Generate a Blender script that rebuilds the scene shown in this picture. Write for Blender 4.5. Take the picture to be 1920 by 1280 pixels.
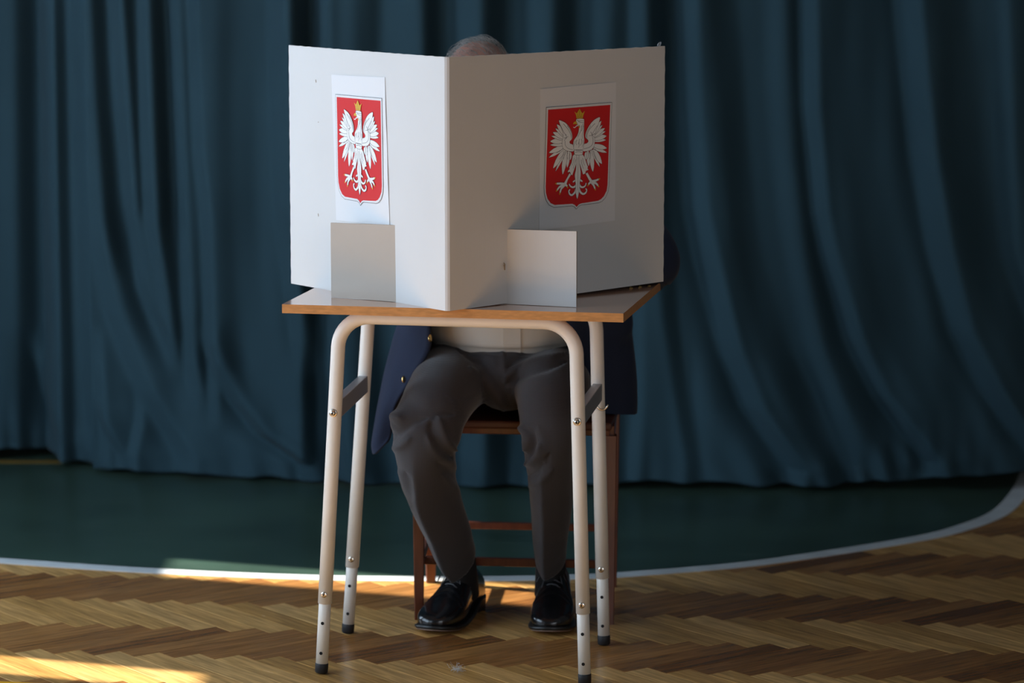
import bpy, bmesh, math, random
import numpy as np
from mathutils import Vector, Matrix
from mathutils.geometry import tessellate_polygon

random.seed(7)
scene = bpy.context.scene
COL = scene.collection
for o in list(bpy.data.objects):
    bpy.data.objects.remove(o)

# ------------------------------------------------------------------ camera
CAM_Z, PITCH, FPX = 1.6563, 0.14722, 6000.0
cam_d = bpy.data.cameras.new('camera')
cam_d.sensor_width = 36.0
cam_d.lens = 36.0 * FPX / 1920.0
cam_d.clip_end = 60
cam_d.dof.use_dof = True
cam_d.dof.focus_distance = 6.50
cam_d.dof.aperture_fstop = 3.2
cam = bpy.data.objects.new('camera', cam_d)
cam.location = (0, 0, CAM_Z)
cam.rotation_euler = (math.pi / 2 - PITCH, 0, 0)
COL.objects.link(cam)
scene.camera = cam

# ------------------------------------------------------------------ world, light, exposure
world = bpy.data.worlds.new('world'); scene.world = world
world.use_nodes = True
wn = world.node_tree.nodes['Background']
wn.inputs[0].default_value = (0.55, 0.75, 1.0, 1)
wn.inputs[1].default_value = 0.6

WALL_X = -2.4                      # the window wall, left of the picture
SUN_AZ, SUN_EL = math.radians(19), math.radians(38)
sun_dir = Vector((math.cos(SUN_AZ) * math.cos(SUN_EL), -math.sin(SUN_AZ) * math.cos(SUN_EL), -math.sin(SUN_EL)))
sd = bpy.data.lights.new('sun', 'SUN'); sd.energy = 17.0; sd.angle = math.radians(0.9); sd.color = (1.0, 0.94, 0.84)
sun = bpy.data.objects.new('sun', sd); COL.objects.link(sun)
sun.rotation_euler = sun_dir.to_track_quat('-Z', 'Y').to_euler()
sun.location = (-8, 9, 7)

def window_or_fill_light(name, y0, y1, z0, z1, power, color):
    d = bpy.data.lights.new(name, 'AREA'); d.shape = 'RECTANGLE'
    d.size = y1 - y0; d.size_y = z1 - z0; d.energy = power; d.color = color
    o = bpy.data.objects.new(name, d); COL.objects.link(o)
    o.matrix_world = Matrix(((0, 0, -1, WALL_X - 0.06), (1, 0, 0, (y0 + y1) / 2), (0, -1, 0, (z0 + z1) / 2), (0, 0, 0, 1)))
    return o
DAY = (0.64, 0.81, 1.0)
WIN = [(4.3, 6.65, 0.35, 2.6)]
window_or_fill_light('window_daylight', *WIN[0], 74, DAY)
SIDE_FILL = (7.25, 7.90, 0.35, 2.3)      # added lamp, unseen, to brighten the curtain's left and rim the legs
bl = window_or_fill_light('blind_daylight', *SIDE_FILL, 29, DAY); bl.location.x = WALL_X + 0.03
FILL_WIN = (0.5, 5.5, 1.0, 3.8)        # opening added behind the photographer for an unseen fill lamp
fd = bpy.data.lights.new('window_daylight', 'AREA'); fd.shape = 'RECTANGLE'; fd.size = 5.0; fd.size_y = 2.8; fd.energy = 128; fd.color = (0.95, 0.97, 1.0)
fo = bpy.data.objects.new('window_daylight', fd); COL.objects.link(fo); fo.location = (3.0, -4.56, 2.4); fo.rotation_euler = (math.radians(90), 0, 0)  # fill lamp added to lift the right panel and front faces

vs = scene.view_settings
vs.view_transform = 'Standard'; vs.look = 'None'; vs.gamma = 1.0; vs.use_curve_mapping = False
vs.exposure = -0.08

# ------------------------------------------------------------------ pixel <-> place
CP, SP = math.cos(PITCH), math.sin(PITCH)
def ray(px, py):
    u, v = (px - 960) / FPX, (py - 640) / FPX
    return Vector((u, CP - v * SP, -SP - v * CP))
def at_z(px, py, z=0.0):
    d = ray(px, py); t = (z - CAM_Z) / d.z
    return Vector((0, 0, CAM_Z)) + d * t
def at_y(px, py, y):
    d = ray(px, py); return Vector((0, 0, CAM_Z)) + d * (y / d.y)
def at_plane(px, py, p, n):
    d = ray(px, py); o = Vector((0, 0, CAM_Z)); t = (p - o).dot(n) / d.dot(n)
    return o + d * t
def to_px(P):
    x, y, z = P[0], P[1], P[2] - CAM_Z
    fw = y * CP - z * SP; up = y * SP + z * CP
    return 960 + FPX * x / fw, 640 - FPX * up / fw

# ------------------------------------------------------------------ materials
MATS = {}
def mat(name, color, rough=0.6, metal=0.0, spec=0.5, coat=0.0, sheen=0.0, bump=None, vary=None, alpha=None, trans=0.0):
    """bump=(scale, strength, distance, stretch) ; vary=(scale, amount, stretch)"""
    if name in MATS: return MATS[name]
    m = bpy.data.materials.new(name); m.use_nodes = True
    nt = m.node_tree; N, L = nt.nodes, nt.links
    b = N['Principled BSDF']
    b.inputs['Base Color'].default_value = (*color, 1)
    b.inputs['Roughness'].default_value = rough
    b.inputs['Metallic'].default_value = metal
    b.inputs['Specular IOR Level'].default_value = spec
    b.inputs['Coat Weight'].default_value = coat
    b.inputs['Coat Roughness'].default_value = 0.12
    if sheen:
        b.inputs['Sheen Weight'].default_value = sheen
        b.inputs['Sheen Roughness'].default_value = 0.4
    if trans: b.inputs['Transmission Weight'].default_value = trans
    tc = N.new('ShaderNodeTexCoord')
    def noise(scale, stretch, detail=4):
        mp = N.new('ShaderNodeMapping'); mp.inputs['Scale'].default_value = stretch
        L.new(tc.outputs['Object'], mp.inputs[0])
        n = N.new('ShaderNodeTexNoise'); n.inputs['Scale'].default_value = scale; n.inputs['Detail'].default_value = detail
        L.new(mp.outputs[0], n.inputs['Vector']); return n
    if vary:
        n = noise(vary[0], vary[2] if len(vary) > 2 else (1, 1, 1))
        r = N.new('ShaderNodeMapRange'); r.inputs[1].default_value = 0.3; r.inputs[2].default_value = 0.7
        r.inputs[3].default_value = 1 - vary[1]; r.inputs[4].default_value = 1 + vary[1]
        L.new(n.outputs[0], r.inputs[0])
        mx = N.new('ShaderNodeMix'); mx.data_type = 'RGBA'; mx.blend_type = 'MULTIPLY'; mx.inputs[0].default_value = 1
        mx.inputs[6].default_value = (*color, 1); L.new(r.outputs[0], mx.inputs[7])
        L.new(mx.outputs[2], b.inputs['Base Color'])
    if bump:
        n = noise(bump[0], bump[3] if len(bump) > 3 else (1, 1, 1), 6)
        bp = N.new('ShaderNodeBump'); bp.inputs['Strength'].default_value = bump[1]; bp.inputs['Distance'].default_value = bump[2]
        L.new(n.outputs[0], bp.inputs['Height']); L.new(bp.outputs[0], b.inputs['Normal'])
    MATS[name] = m
    return m

def plank_material(name, tones):
    m = bpy.data.materials.new(name); m.use_nodes = True
    nt = m.node_tree; N, L = nt.nodes, nt.links; b = N['Principled BSDF']
    tc = N.new('ShaderNodeTexCoord'); oi = N.new('ShaderNodeObjectInfo')
    off = N.new('ShaderNodeVectorMath'); off.operation = 'MULTIPLY_ADD'
    comb = N.new('ShaderNodeCombineXYZ')
    for i in range(3): L.new(oi.outputs['Random'], comb.inputs[i])
    off.inputs[1].default_value = (37, 53, 71); L.new(comb.outputs[0], off.inputs[0]); L.new(tc.outputs['Object'], off.inputs[2])
    mp = N.new('ShaderNodeMapping'); mp.inputs['Scale'].default_value = (3.0, 38, 10); L.new(off.outputs[0], mp.inputs[0])
    n1 = N.new('ShaderNodeTexNoise'); n1.inputs['Scale'].default_value = 2.2; n1.inputs['Detail'].default_value = 7; n1.inputs['Distortion'].default_value = 0.6
    L.new(mp.outputs[0], n1.inputs['Vector'])
    mp2 = N.new('ShaderNodeMapping'); mp2.inputs['Scale'].default_value = (9, 190, 10); L.new(off.outputs[0], mp2.inputs[0])
    n2 = N.new('ShaderNodeTexNoise'); n2.inputs['Scale'].default_value = 2.0; n2.inputs['Detail'].default_value = 3
    L.new(mp2.outputs[0], n2.inputs['Vector'])
    cr = N.new('ShaderNodeValToRGB'); e = cr.color_ramp.elements
    e[0].position = 0.0; e[0].color = (*tones[0], 1); e[1].position = 1.0; e[1].color = (*tones[-1], 1)
    for i, t in enumerate(tones[1:-1]):
        k = e.new((i + 1) / (len(tones) - 1)); k.color = (*t, 1)
    L.new(oi.outputs['Random'], cr.inputs[0])
    def mul(colsock, val, lo, hi):
        r = N.new('ShaderNodeMapRange'); r.inputs[1].default_value = 0.32; r.inputs[2].default_value = 0.68; r.inputs[3].default_value = lo; r.inputs[4].default_value = hi
        L.new(val, r.inputs[0])
        mx = N.new('ShaderNodeMix'); mx.data_type = 'RGBA'; mx.blend_type = 'MULTIPLY'; mx.inputs[0].default_value = 1
        L.new(colsock, mx.inputs[6]); L.new(r.outputs[0], mx.inputs[7]); return mx.outputs[2]
    c = mul(cr.outputs[0], n1.outputs[0], 0.70, 1.25); c = mul(c, n2.outputs[0], 0.88, 1.1)
    L.new(c, b.inputs['Base Color'])
    rr = N.new('ShaderNodeMapRange'); rr.inputs[3].default_value = 0.17; rr.inputs[4].default_value = 0.31
    L.new(n1.outputs[0], rr.inputs[0]); L.new(rr.outputs[0], b.inputs['Roughness'])
    b.inputs['Specular IOR Level'].default_value = 0.45
    bp = N.new('ShaderNodeBump'); bp.inputs['Strength'].default_value = 0.12; bp.inputs['Distance'].default_value = 0.0006
    L.new(n2.outputs[0], bp.inputs['Height']); L.new(bp.outputs[0], b.inputs['Normal'])
    return m

M_plank_a = plank_material('oak_plank_pale', [(0.47, 0.247, 0.070), (0.60, 0.335, 0.108), (0.68, 0.395, 0.142), (0.54, 0.285, 0.083)])  # brighter mean tone: directional grain sheen painted into these boards
M_plank_b = plank_material('oak_plank_dark', [(0.175, 0.068, 0.019), (0.31, 0.135, 0.038), (0.40, 0.187, 0.056), (0.24, 0.098, 0.027)])  # same oak in the other direction, its missing sheen painted as darker tone
M_wall = mat('painted_wall', (0.42, 0.41, 0.38), 0.85, bump=(60, 0.1, 0.002))
M_ceil = mat('ceiling_paint', (0.45, 0.45, 0.44), 0.9)
M_joint = mat('floor_joint', (0.05, 0.03, 0.015), 0.8)
M_white_steel = mat('cream_powder_coat', (0.81, 0.775, 0.71), 0.36, spec=0.5, vary=(14, 0.04), bump=(300, 0.08, 0.0004))
M_grey_steel = mat('grey_steel', (0.30, 0.31, 0.33), 0.42, metal=0.35)
M_chrome = mat('zinc_bolt', (0.75, 0.70, 0.62), 0.25, metal=1.0)
M_black = mat('black_rubber', (0.012, 0.012, 0.014), 0.55)
M_hole = mat('dark_hole', (0.004, 0.004, 0.004), 0.9)
M_beech = mat('beech_laminate', (0.64, 0.37, 0.245), 0.18, spec=0.5, vary=(6, 0.10, (1.2, 14, 14)), coat=0.7)
M_beech_edge = mat('beech_edge_band', (0.56, 0.26, 0.085), 0.42, vary=(16, 0.18, (1.0, 12, 12)))
M_mahog = mat('mahogany_varnish', (0.12, 0.030, 0.012), 0.33, vary=(10, 0.3, (6, 6, 1)), coat=0.2)
M_seatpad = mat('seat_varnish', (0.10, 0.03, 0.014), 0.4)
M_board_w = mat('white_cardboard', (0.69, 0.685, 0.675), 0.75, spec=0.25, bump=(30, 0.12, 0.0012, (22, 22, 0.35)), vary=(5, 0.02))
M_board_g = mat('grey_cardboard', (0.54, 0.485, 0.425), 0.85, spec=0.2, bump=(90, 0.12, 0.0006), vary=(7, 0.03))
M_board_edge = mat('cardboard_edge', (0.36, 0.27, 0.18), 0.9)
M_paper = mat('white_paper', (0.77, 0.77, 0.78), 0.7, spec=0.3)
M_red = mat('print_red', (0.66, 0.020, 0.022), 0.65, spec=0.3)
M_ink = mat('print_ink', (0.055, 0.06, 0.065), 0.7)
M_silver = mat('print_white', (0.88, 0.88, 0.87), 0.7)
M_gold = mat('print_gold', (0.72, 0.43, 0.03), 0.65)
M_green = mat('green_floor_paint', (0.035, 0.066, 0.049), 0.30, spec=0.5, vary=(3, 0.25), bump=(7, 0.06, 0.004))
def scuff(m):
    nt = m.node_tree; N, L = nt.nodes, nt.links; b = N['Principled BSDF']
    src = b.inputs['Base Color'].links[0].from_socket
    tc = N.new('ShaderNodeTexCoord'); fac = None
    for rot, sc in ((0.35, (2.2, 40, 1)), (-0.25, (3.0, 55, 1))):
        mp = N.new('ShaderNodeMapping'); mp.inputs['Rotation'].default_value = (0, 0, rot); mp.inputs['Scale'].default_value = sc
        L.new(tc.outputs['Object'], mp.inputs[0]); n = N.new('ShaderNodeTexNoise'); n.inputs['Scale'].default_value = 2.4; n.inputs['Detail'].default_value = 2
        L.new(mp.outputs[0], n.inputs['Vector'])
        r = N.new('ShaderNodeMapRange'); r.inputs[1].default_value = .64; r.inputs[2].default_value = .76; r.inputs[3].default_value = 0; r.inputs[4].default_value = .30
        L.new(n.outputs[0], r.inputs[0])
        if fac is None: fac = r.outputs[0]
        else:
            a = N.new('ShaderNodeMath'); a.operation = 'ADD'; L.new(fac, a.inputs[0]); L.new(r.outputs[0], a.inputs[1]); fac = a.outputs[0]
    mx = N.new('ShaderNodeMix'); mx.data_type = 'RGBA'; L.new(fac, mx.inputs[0]); L.new(src, mx.inputs[6]); mx.inputs[7].default_value = (.20, .24, .21, 1)
    L.new(mx.outputs[2], b.inputs['Base Color'])
scuff(M_green)
M_line = mat('white_floor_paint', (0.66, 0.70, 0.72), 0.4, vary=(12, 0.10))
M_yellow = mat('yellow_floor_paint', (0.75, 0.36, 0.01), 0.4)
M_yellow_shaded = mat('worn_yellow_floor_paint', (0.22, 0.13, 0.02), 0.5, vary=(9, 0.3))  # same yellow paint, dimness at the curtain hem put into its colour
M_navy = mat('navy_wool', (0.020, 0.027, 0.052), 0.85, spec=0.15, sheen=0.06, bump=(900, 0.25, 0.0006), vary=(8, 0.1))
M_brass = mat('brass_button', (0.85, 0.58, 0.22), 0.25, metal=1.0)
M_shirt = mat('white_shirt', (0.70, 0.67, 0.60), 0.8, bump=(40, 0.2, 0.002), spec=0.2)
M_shoe = mat('black_leather', (0.006, 0.006, 0.007), 0.22, spec=0.55, coat=0.35, bump=(160, 0.08, 0.0006))
M_sole = mat('shoe_welt', (0.012, 0.011, 0.010), 0.4)
M_sole_b = mat('sole_leather', (0.20, 0.12, 0.085), 0.5)
M_lace = mat('black_lace', (0.06, 0.06, 0.066), 0.4)
M_sock = mat('black_sock', (0.007, 0.007, 0.008), 0.9)
M_skin = mat('skin', (0.58, 0.29, 0.22), 0.5, spec=0.35, vary=(18, 0.08), bump=(220, 0.12, 0.0008))
M_eye = mat('eye', (0.7, 0.68, 0.64), 0.2)
M_hair = mat('grey_hair', (0.33, 0.30, 0.27), 0.45, vary=(60, 0.6))
M_lint = mat('pale_lint', (0.6, 0.58, 0.56), 0.9)
M_tape = mat('clear_tape', (0.65, 0.70, 0.74), 0.2, trans=0.6)

def trouser_material():
    m = mat('charcoal_check_wool', (0.054, 0.051, 0.054), 0.85, spec=0.2, sheen=0.22)
    nt = m.node_tree; N, L = nt.nodes, nt.links; b = N['Principled BSDF']
    tc = N.new('ShaderNodeTexCoord'); col = None
    mxs = []
    for axis in ('X', 'Z'):
        w = N.new('ShaderNodeTexWave'); w.wave_type = 'BANDS'; w.bands_direction = axis
        w.inputs['Scale'].default_value = 110; w.inputs['Distortion'].default_value = 0.3
        L.new(tc.outputs['Object'], w.inputs['Vector']); mxs.append(w)
    add = N.new('ShaderNodeMath'); add.operation = 'ADD'; L.new(mxs[0].outputs['Fac'], add.inputs[0]); L.new(mxs[1].outputs['Fac'], add.inputs[1])
    r = N.new('ShaderNodeMapRange'); r.inputs[1].default_value = 0; r.inputs[2].default_value = 2; r.inputs[3].default_value = 0.86; r.inputs[4].default_value = 1.14
    L.new(add.outputs[0], r.inputs[0])
    mx = N.new('ShaderNodeMix'); mx.data_type = 'RGBA'; mx.blend_type = 'MULTIPLY'; mx.inputs[0].default_value = 1
    mx.inputs[6].default_value = (0.054, 0.051, 0.054, 1); L.new(r.outputs[0], mx.inputs[7]); L.new(mx.outputs[2], b.inputs['Base Color'])
    bp = N.new('ShaderNodeBump'); bp.inputs['Strength'].default_value = 0.15; bp.inputs['Distance'].default_value = 0.0008
    L.new(add.outputs[0], bp.inputs['Height']); L.new(bp.outputs[0], b.inputs['Normal'])
    return m
M_trouser = trouser_material()
M_curtain = mat('teal_curtain', (0.030, 0.064, 0.083), 0.9, spec=0.12, sheen=0.05, bump=(500, 0.25, 0.001), vary=(2.0, 0.10))

# ------------------------------------------------------------------ object helpers
def link(o, parent=None):
    COL.objects.link(o)
    if parent is not None:
        o.parent = parent
        o.matrix_parent_inverse = Matrix.Translation(-parent.location) if parent.type == 'EMPTY' else parent.matrix_basis.inverted()
    return o
def obj_from(name, me, material, parent=None, smooth=False):
    if material is not None and not me.materials: me.materials.append(material)
    if smooth:
        for p in me.polygons: p.use_smooth = True
    return link(bpy.data.objects.new(name, me), parent)
def build(name, bm, material, parent=None, smooth=False, recalc=True):
    if recalc: bmesh.ops.recalc_face_normals(bm, faces=bm.faces)
    me = bpy.data.meshes.new(name); bm.to_mesh(me); bm.free()
    return obj_from(name, me, material, parent, smooth)
def thing(name, label, cat, loc=(0, 0, 0), group=None):
    o = bpy.data.objects.new(name, None); COL.objects.link(o); o.location = loc; o.empty_display_size = 0.05
    o['label'] = label; o['category'] = cat
    if group: o['group'] = group
    return o
def tag(o, label, cat, group=None):
    o['label'] = label; o['category'] = cat
    if group: o['group'] = group
    return o
def structure(o, label=None):
    o['kind'] = 'structure'
    if label: o['label'] = label
    return o

def add_box(bm, c, s, axes=None, bevel=0.0):
    """box centred at c, full sizes s, optional axes (3 vectors)"""
    ax = axes or (Vector((1, 0, 0)), Vector((0, 1, 0)), Vector((0, 0, 1)))
    c = Vector(c); t = bmesh.new()
    vs_ = []
    for k in (-1, 1):
        for j in (-1, 1):
            for i in (-1, 1):
                vs_.append(t.verts.new(c + ax[0] * (i * s[0] / 2) + ax[1] * (j * s[1] / 2) + ax[2] * (k * s[2] / 2)))
    for f in ((0, 2, 3, 1), (4, 5, 7, 6), (0, 1, 5, 4), (2, 6, 7, 3), (0, 4, 6, 2), (1, 3, 7, 5)):
        t.faces.new([vs_[i] for i in f])
    bmesh.ops.recalc_face_normals(t, faces=t.faces)
    if bevel: bmesh.ops.bevel(t, geom=list(t.edges) , offset=bevel, segments=2, affect='EDGES', profile=0.5)
    me = bpy.data.meshes.new('tmp'); t.to_mesh(me); t.free(); bm.from_mesh(me); bpy.data.meshes.remove(me)

def ring_loft(bm, rings, cap=True, closed=True):
    rows = [[bm.verts.new(p) for p in r] for r in rings]
    n = len(rows[0])
    for a, b in zip(rows[:-1], rows[1:]):
        for i in range(n if closed else n - 1):
            j = (i + 1) % n
            bm.faces.new((a[i], a[j], b[j], b[i]))
    if cap and closed:
        bm.faces.new(rows[0][::-1]); bm.faces.new(rows[-1])
    return rows

def frames(pts, ref=None):
    pts = [Vector(p) for p in pts]; n = len(pts); out = []
    prev = None
    for i in range(n):
        t = (pts[min(i + 1, n - 1)] - pts[max(i - 1, 0)]).normalized()
        if prev is None:
            r = Vector(ref) if ref else (Vector((0, 0, 1)) if abs(t.z) < 0.9 else Vector((1, 0, 0)))
            a = (r - t * r.dot(t)).normalized()
        else:
            a = (prev - t * prev.dot(t)).normalized()
        prev = a; out.append((pts[i], t, a, t.cross(a)))
    return out
def add_tube(bm, pts, r, seg=16, cap=True, ref=None):
    rr = r if isinstance(r, (list, tuple)) else [r] * len(pts)
    rings = []
    for (p, t, a, b), q in zip(frames(pts, ref), rr):
        ra, rb = q if isinstance(q, (list, tuple)) else (q, q)
        rings.append([p + a * (ra * math.cos(2 * math.pi * k / seg)) + b * (rb * math.sin(2 * math.pi * k / seg)) for k in range(seg)])
    ring_loft(bm, rings, cap)
def catmull(pts, n=8):
    """smooth interpolation of tuples of any length"""
    P = [np.array(p, float) for p in pts]; out = []
    for i in range(len(P) - 1):
        p0 = P[i - 1] if i > 0 else 2 * P[0] - P[1]
        p1, p2 = P[i], P[i + 1]
        p3 = P[i + 2] if i + 2 < len(P) else 2 * P[-1] - P[-2]
        for k in range(n):
            t = k / n
            out.append(0.5 * ((2 * p1) + (-p0 + p2) * t + (2 * p0 - 5 * p1 + 4 * p2 - p3) * t * t + (-p0 + 3 * p1 - 3 * p2 + p3) * t ** 3))
    out.append(P[-1]); return out
def add_disc(bm, c, n, r, h=0.0, seg=20, dome=0.0, r2=None):
    """short cylinder whose base centre is c, axis n"""
    n = Vector(n).normalized(); a = n.orthogonal().normalized(); b = n.cross(a); c = Vector(c)
    def ring(rad, off): return [c + n * off + a * (rad * math.cos(2 * math.pi * k / seg)) + b * (rad * math.sin(2 * math.pi * k / seg)) for k in range(seg)]
    rings = [ring(r, 0), ring(r, h * 0.7), ring((r2 or r * 0.9), h)]
    if dome:
        rings += [ring(r * 0.6, h + dome * 0.7), ring(r * 0.25, h + dome)]
    ring_loft(bm, rings)
def ellipsoid(bm, c, r, axes=None, seg=24, rings_n=14, power=1.0):
    ax = axes or (Vector((1, 0, 0)), Vector((0, 1, 0)), Vector((0, 0, 1))); c = Vector(c)
    rings = []
    for i in range(1, rings_n):
        th = math.pi * i / rings_n
        rings.append([c + ax[0] * (r[0] * math.sin(th) * math.cos(2 * math.pi * k / seg)) + ax[1] * (r[1] * math.sin(th) * math.sin(2 * math.pi * k / seg)) + ax[2] * (-r[2] * math.cos(th)) for k in range(seg)])
    ring_loft(bm, rings)
def fused(bm, voxel, smooth=4, name='tmp'):
    """one continuous surface out of overlapping closed shapes; returns a mesh"""
    bmesh.ops.recalc_face_normals(bm, faces=bm.faces)
    me = bpy.data.meshes.new(name); bm.to_mesh(me); bm.free()
    o = bpy.data.objects.new(name, me); COL.objects.link(o)
    r = o.modifiers.new('r', 'REMESH'); r.mode = 'VOXEL'; r.voxel_size = voxel; r.use_smooth_shade = True
    s = o.modifiers.new('s', 'SMOOTH'); s.factor = 0.5; s.iterations = smooth
    dg = bpy.context.evaluated_depsgraph_get(); dg.update()
    out = bpy.data.meshes.new_from_object(o.evaluated_get(dg))
    bpy.data.objects.remove(o); bpy.data.meshes.remove(me)
    for p in out.polygons: p.use_smooth = True
    return out
def mesh_co(me):
    a = np.empty(len(me.vertices) * 3, np.float32); me.vertices.foreach_get('co', a); return a.reshape(-1, 3).astype(float)
def mesh_no(me):
    a = np.empty(len(me.vertices) * 3, np.float32); me.vertices.foreach_get('normal', a); return a.reshape(-1, 3).astype(float)
def set_co(me, co):
    me.vertices.foreach_set('co', co.astype(np.float32).ravel()); me.update()

# ================================================================== THE ROOM
RX0, RX1, RY0, RY1, RZ = WALL_X, 8.0, -4.5, 9.35, 5.2
bm = bmesh.new(); add_box(bm, ((RX0 + RX1) / 2, (RY0 + RY1) / 2, -0.062), (RX1 - RX0 + .6, RY1 - RY0 + .6, 0.10))
floor = build('floor', bm, M_joint); structure(floor)
floor['label'] = 'gym floor with oak herringbone parquet and a green painted area'
bm = bmesh.new(); add_box(bm, ((RX0 + RX1) / 2, (RY0 + RY1) / 2, RZ + 0.1), (RX1 - RX0 + .6, RY1 - RY0 + .6, 0.2)); structure(build('ceiling', bm, M_ceil))
bm = bmesh.new(); add_box(bm, ((RX0 + RX1) / 2, RY1 + 0.1, RZ / 2), (RX1 - RX0 + .6, 0.2, RZ)); structure(build('wall_back', bm, M_wall))
bm = bmesh.new()
add_box(bm, ((RX0 - .3 + FILL_WIN[0]) / 2, RY0 - 0.05, RZ / 2), (FILL_WIN[0] - RX0 + .3, 0.1, RZ)); add_box(bm, ((RX1 + .3 + FILL_WIN[1]) / 2, RY0 - 0.05, RZ / 2), (RX1 + .3 - FILL_WIN[1], 0.1, RZ))
add_box(bm, ((FILL_WIN[0] + FILL_WIN[1]) / 2, RY0 - 0.05, FILL_WIN[2] / 2), (FILL_WIN[1] - FILL_WIN[0], 0.1, FILL_WIN[2])); add_box(bm, ((FILL_WIN[0] + FILL_WIN[1]) / 2, RY0 - 0.05, (FILL_WIN[3] + RZ) / 2), (FILL_WIN[1] - FILL_WIN[0], 0.1, RZ - FILL_WIN[3]))
structure(build('wall_front', bm, M_wall))
bm = bmesh.new()
for xx in (FILL_WIN[0], FILL_WIN[0] + 1.25, FILL_WIN[0] + 2.5, FILL_WIN[0] + 3.75, FILL_WIN[1]): add_box(bm, (xx, RY0, (FILL_WIN[2] + FILL_WIN[3]) / 2), (0.05, 0.06, FILL_WIN[3] - FILL_WIN[2]))
for zz in (FILL_WIN[2], FILL_WIN[3]): add_box(bm, ((FILL_WIN[0] + FILL_WIN[1]) / 2, RY0, zz), (FILL_WIN[1] - FILL_WIN[0], 0.06, 0.05))
structure(build('window_3', bm, M_ceil))  # frame added around the fill lamp's opening
bm = bmesh.new(); add_box(bm, (RX1 + 0.1, (RY0 + RY1) / 2, RZ / 2), (0.2, RY1 - RY0, RZ)); structure(build('wall_right', bm, M_wall))
# left wall: openings = windows + two narrow gaps that let the sun through
def gap_for(px, py, du, dz): return gap_at(at_z(px, py, 0), du, dz)
def gap_at(P, du, dz):
    t = (WALL_X - P.x) / sun_dir.x
    Q = P + sun_dir * t
    return (Q.y - du / 2, Q.y + du / 2, Q.z - dz / 2, Q.z + dz / 2)
GAPS = [gap_for(700, 1093, 0.26, 0.82), gap_for(215, 1260, 0.17, 0.46)]
openings = sorted(WIN + GAPS); print('openings', openings)
bm = bmesh.new(); y = RY0
for (a, b, z0, z1) in openings:
    add_box(bm, (WALL_X - 0.05, (y + a) / 2, RZ / 2), (0.1, a - y, RZ))
    add_box(bm, (WALL_X - 0.05, (a + b) / 2, z0 / 2), (0.1, b - a, z0))
    add_box(bm, (WALL_X - 0.05, (a + b) / 2, (z1 + RZ) / 2), (0.1, b - a, RZ - z1))
    y = b
add_box(bm, (WALL_X - 0.05, (y + RY1) / 2, RZ / 2), (0.1, RY1 - y, RZ))
structure(build('wall_left', bm, M_wall))
for i, (a, b, z0, z1) in enumerate(WIN + [SIDE_FILL]):  # second frame is added around the side fill lamp
    bm = bmesh.new()
    for yy in (a, a + (b - a) / 3, a + 2 * (b - a) / 3, b):
        add_box(bm, (WALL_X, yy, (z0 + z1) / 2), (0.06, 0.05, z1 - z0))
    for zz in (z0, z1): add_box(bm, (WALL_X, (a + b) / 2, zz), (0.06, b - a, 0.05))
    structure(build('window_%d' % (i + 1), bm, M_ceil))

bm = bmesh.new(); add_box(bm, (WALL_X + 0.012, (SIDE_FILL[0] + SIDE_FILL[1]) / 2, (SIDE_FILL[2] + SIDE_FILL[3]) / 2), (0.006, SIDE_FILL[1] - SIDE_FILL[0], SIDE_FILL[3] - SIDE_FILL[2])); build('blind', bm, M_ceil, bpy.data.objects['window_2'])  # unseen sheet added behind the side fill lamp
# ------------------------------------------------------------------ painted floor area, outlined in white
edge_px = [(-420, 1018), (-200, 1035), (0, 1051), (200, 1065), (400, 1076), (600, 1083), (763, 1085), (950, 1084.5), (1096, 1081), (1180, 1076.5), (1384, 1059.5), (1546, 1038), (1709, 1012), (1790, 994), (1868, 965), (1905, 932), (1925, 900), (1930, 870), (1915, 830)]
edge = [Vector((p[0], p[1], 0)) for p in catmull([tuple(at_z(*q)[:2]) for q in edge_px], 10)]
def ribbon(name, pts, w, z, material, parent):
    bm = bmesh.new(); L_, R_ = [], []
    for i, p in enumerate(pts):
        t = (pts[min(i + 1, len(pts) - 1)] - pts[max(i - 1, 0)]).normalized(); n = Vector((-t.y, t.x, 0))
        L_.append(p + n * w / 2); R_.append(p - n * w / 2)
    top = [[bm.verts.new((q.x, q.y, z)) for q in s] for s in (L_, R_)]
    bot = [[bm.verts.new((q.x, q.y, -0.004)) for q in s] for s in (L_, R_)]
    for i in range(len(pts) - 1):
        bm.faces.new((top[0][i], top[1][i], top[1][i + 1], top[0][i + 1]))
        for k in (0, 1): bm.faces.new((top[k][i], top[k][i + 1], bot[k][i + 1], bot[k][i]))
    return build(name, bm, material, parent)
bm = bmesh.new()
far = [Vector((edge[-1].x, 9.3, 0)), Vector((edge[0].x, 9.3, 0))]
poly = edge + far
tv = [bm.verts.new((p.x, p.y, 0.0006)) for p in poly]; bv = [bm.verts.new((p.x, p.y, -0.004)) for p in poly]
bm.faces.new(tv)
for i in range(len(poly)): j = (i + 1) % len(poly); bm.faces.new((tv[i], tv[j], bv[j], bv[i]))
green = build('green_paint', bm, M_green, floor); green['label'] = 'dark green painted floor area'
wl = ribbon('boundary_line', edge, 0.05, 0.0012, M_line, floor); wl['label'] = 'curved white painted boundary line'
yl = ribbon('boundary_line', [at_z(-700, 1275), at_z(-500, 1273.5), at_z(-260, 1275), at_z(-60, 1281), at_z(150, 1290.5), at_z(300, 1301), at_z(600, 1325), at_z(1000, 1350), at_z(1500, 1370)], 0.05, 0.0012, M_yellow, floor); yl['label'] = 'yellow painted line'
yl2 = ribbon('boundary_line', [at_z(-300, 866), at_z(-80, 866), at_z(120, 866)], 0.042, 0.0012, M_yellow_shaded, floor); yl2['label'] = 'yellow painted line'

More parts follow.
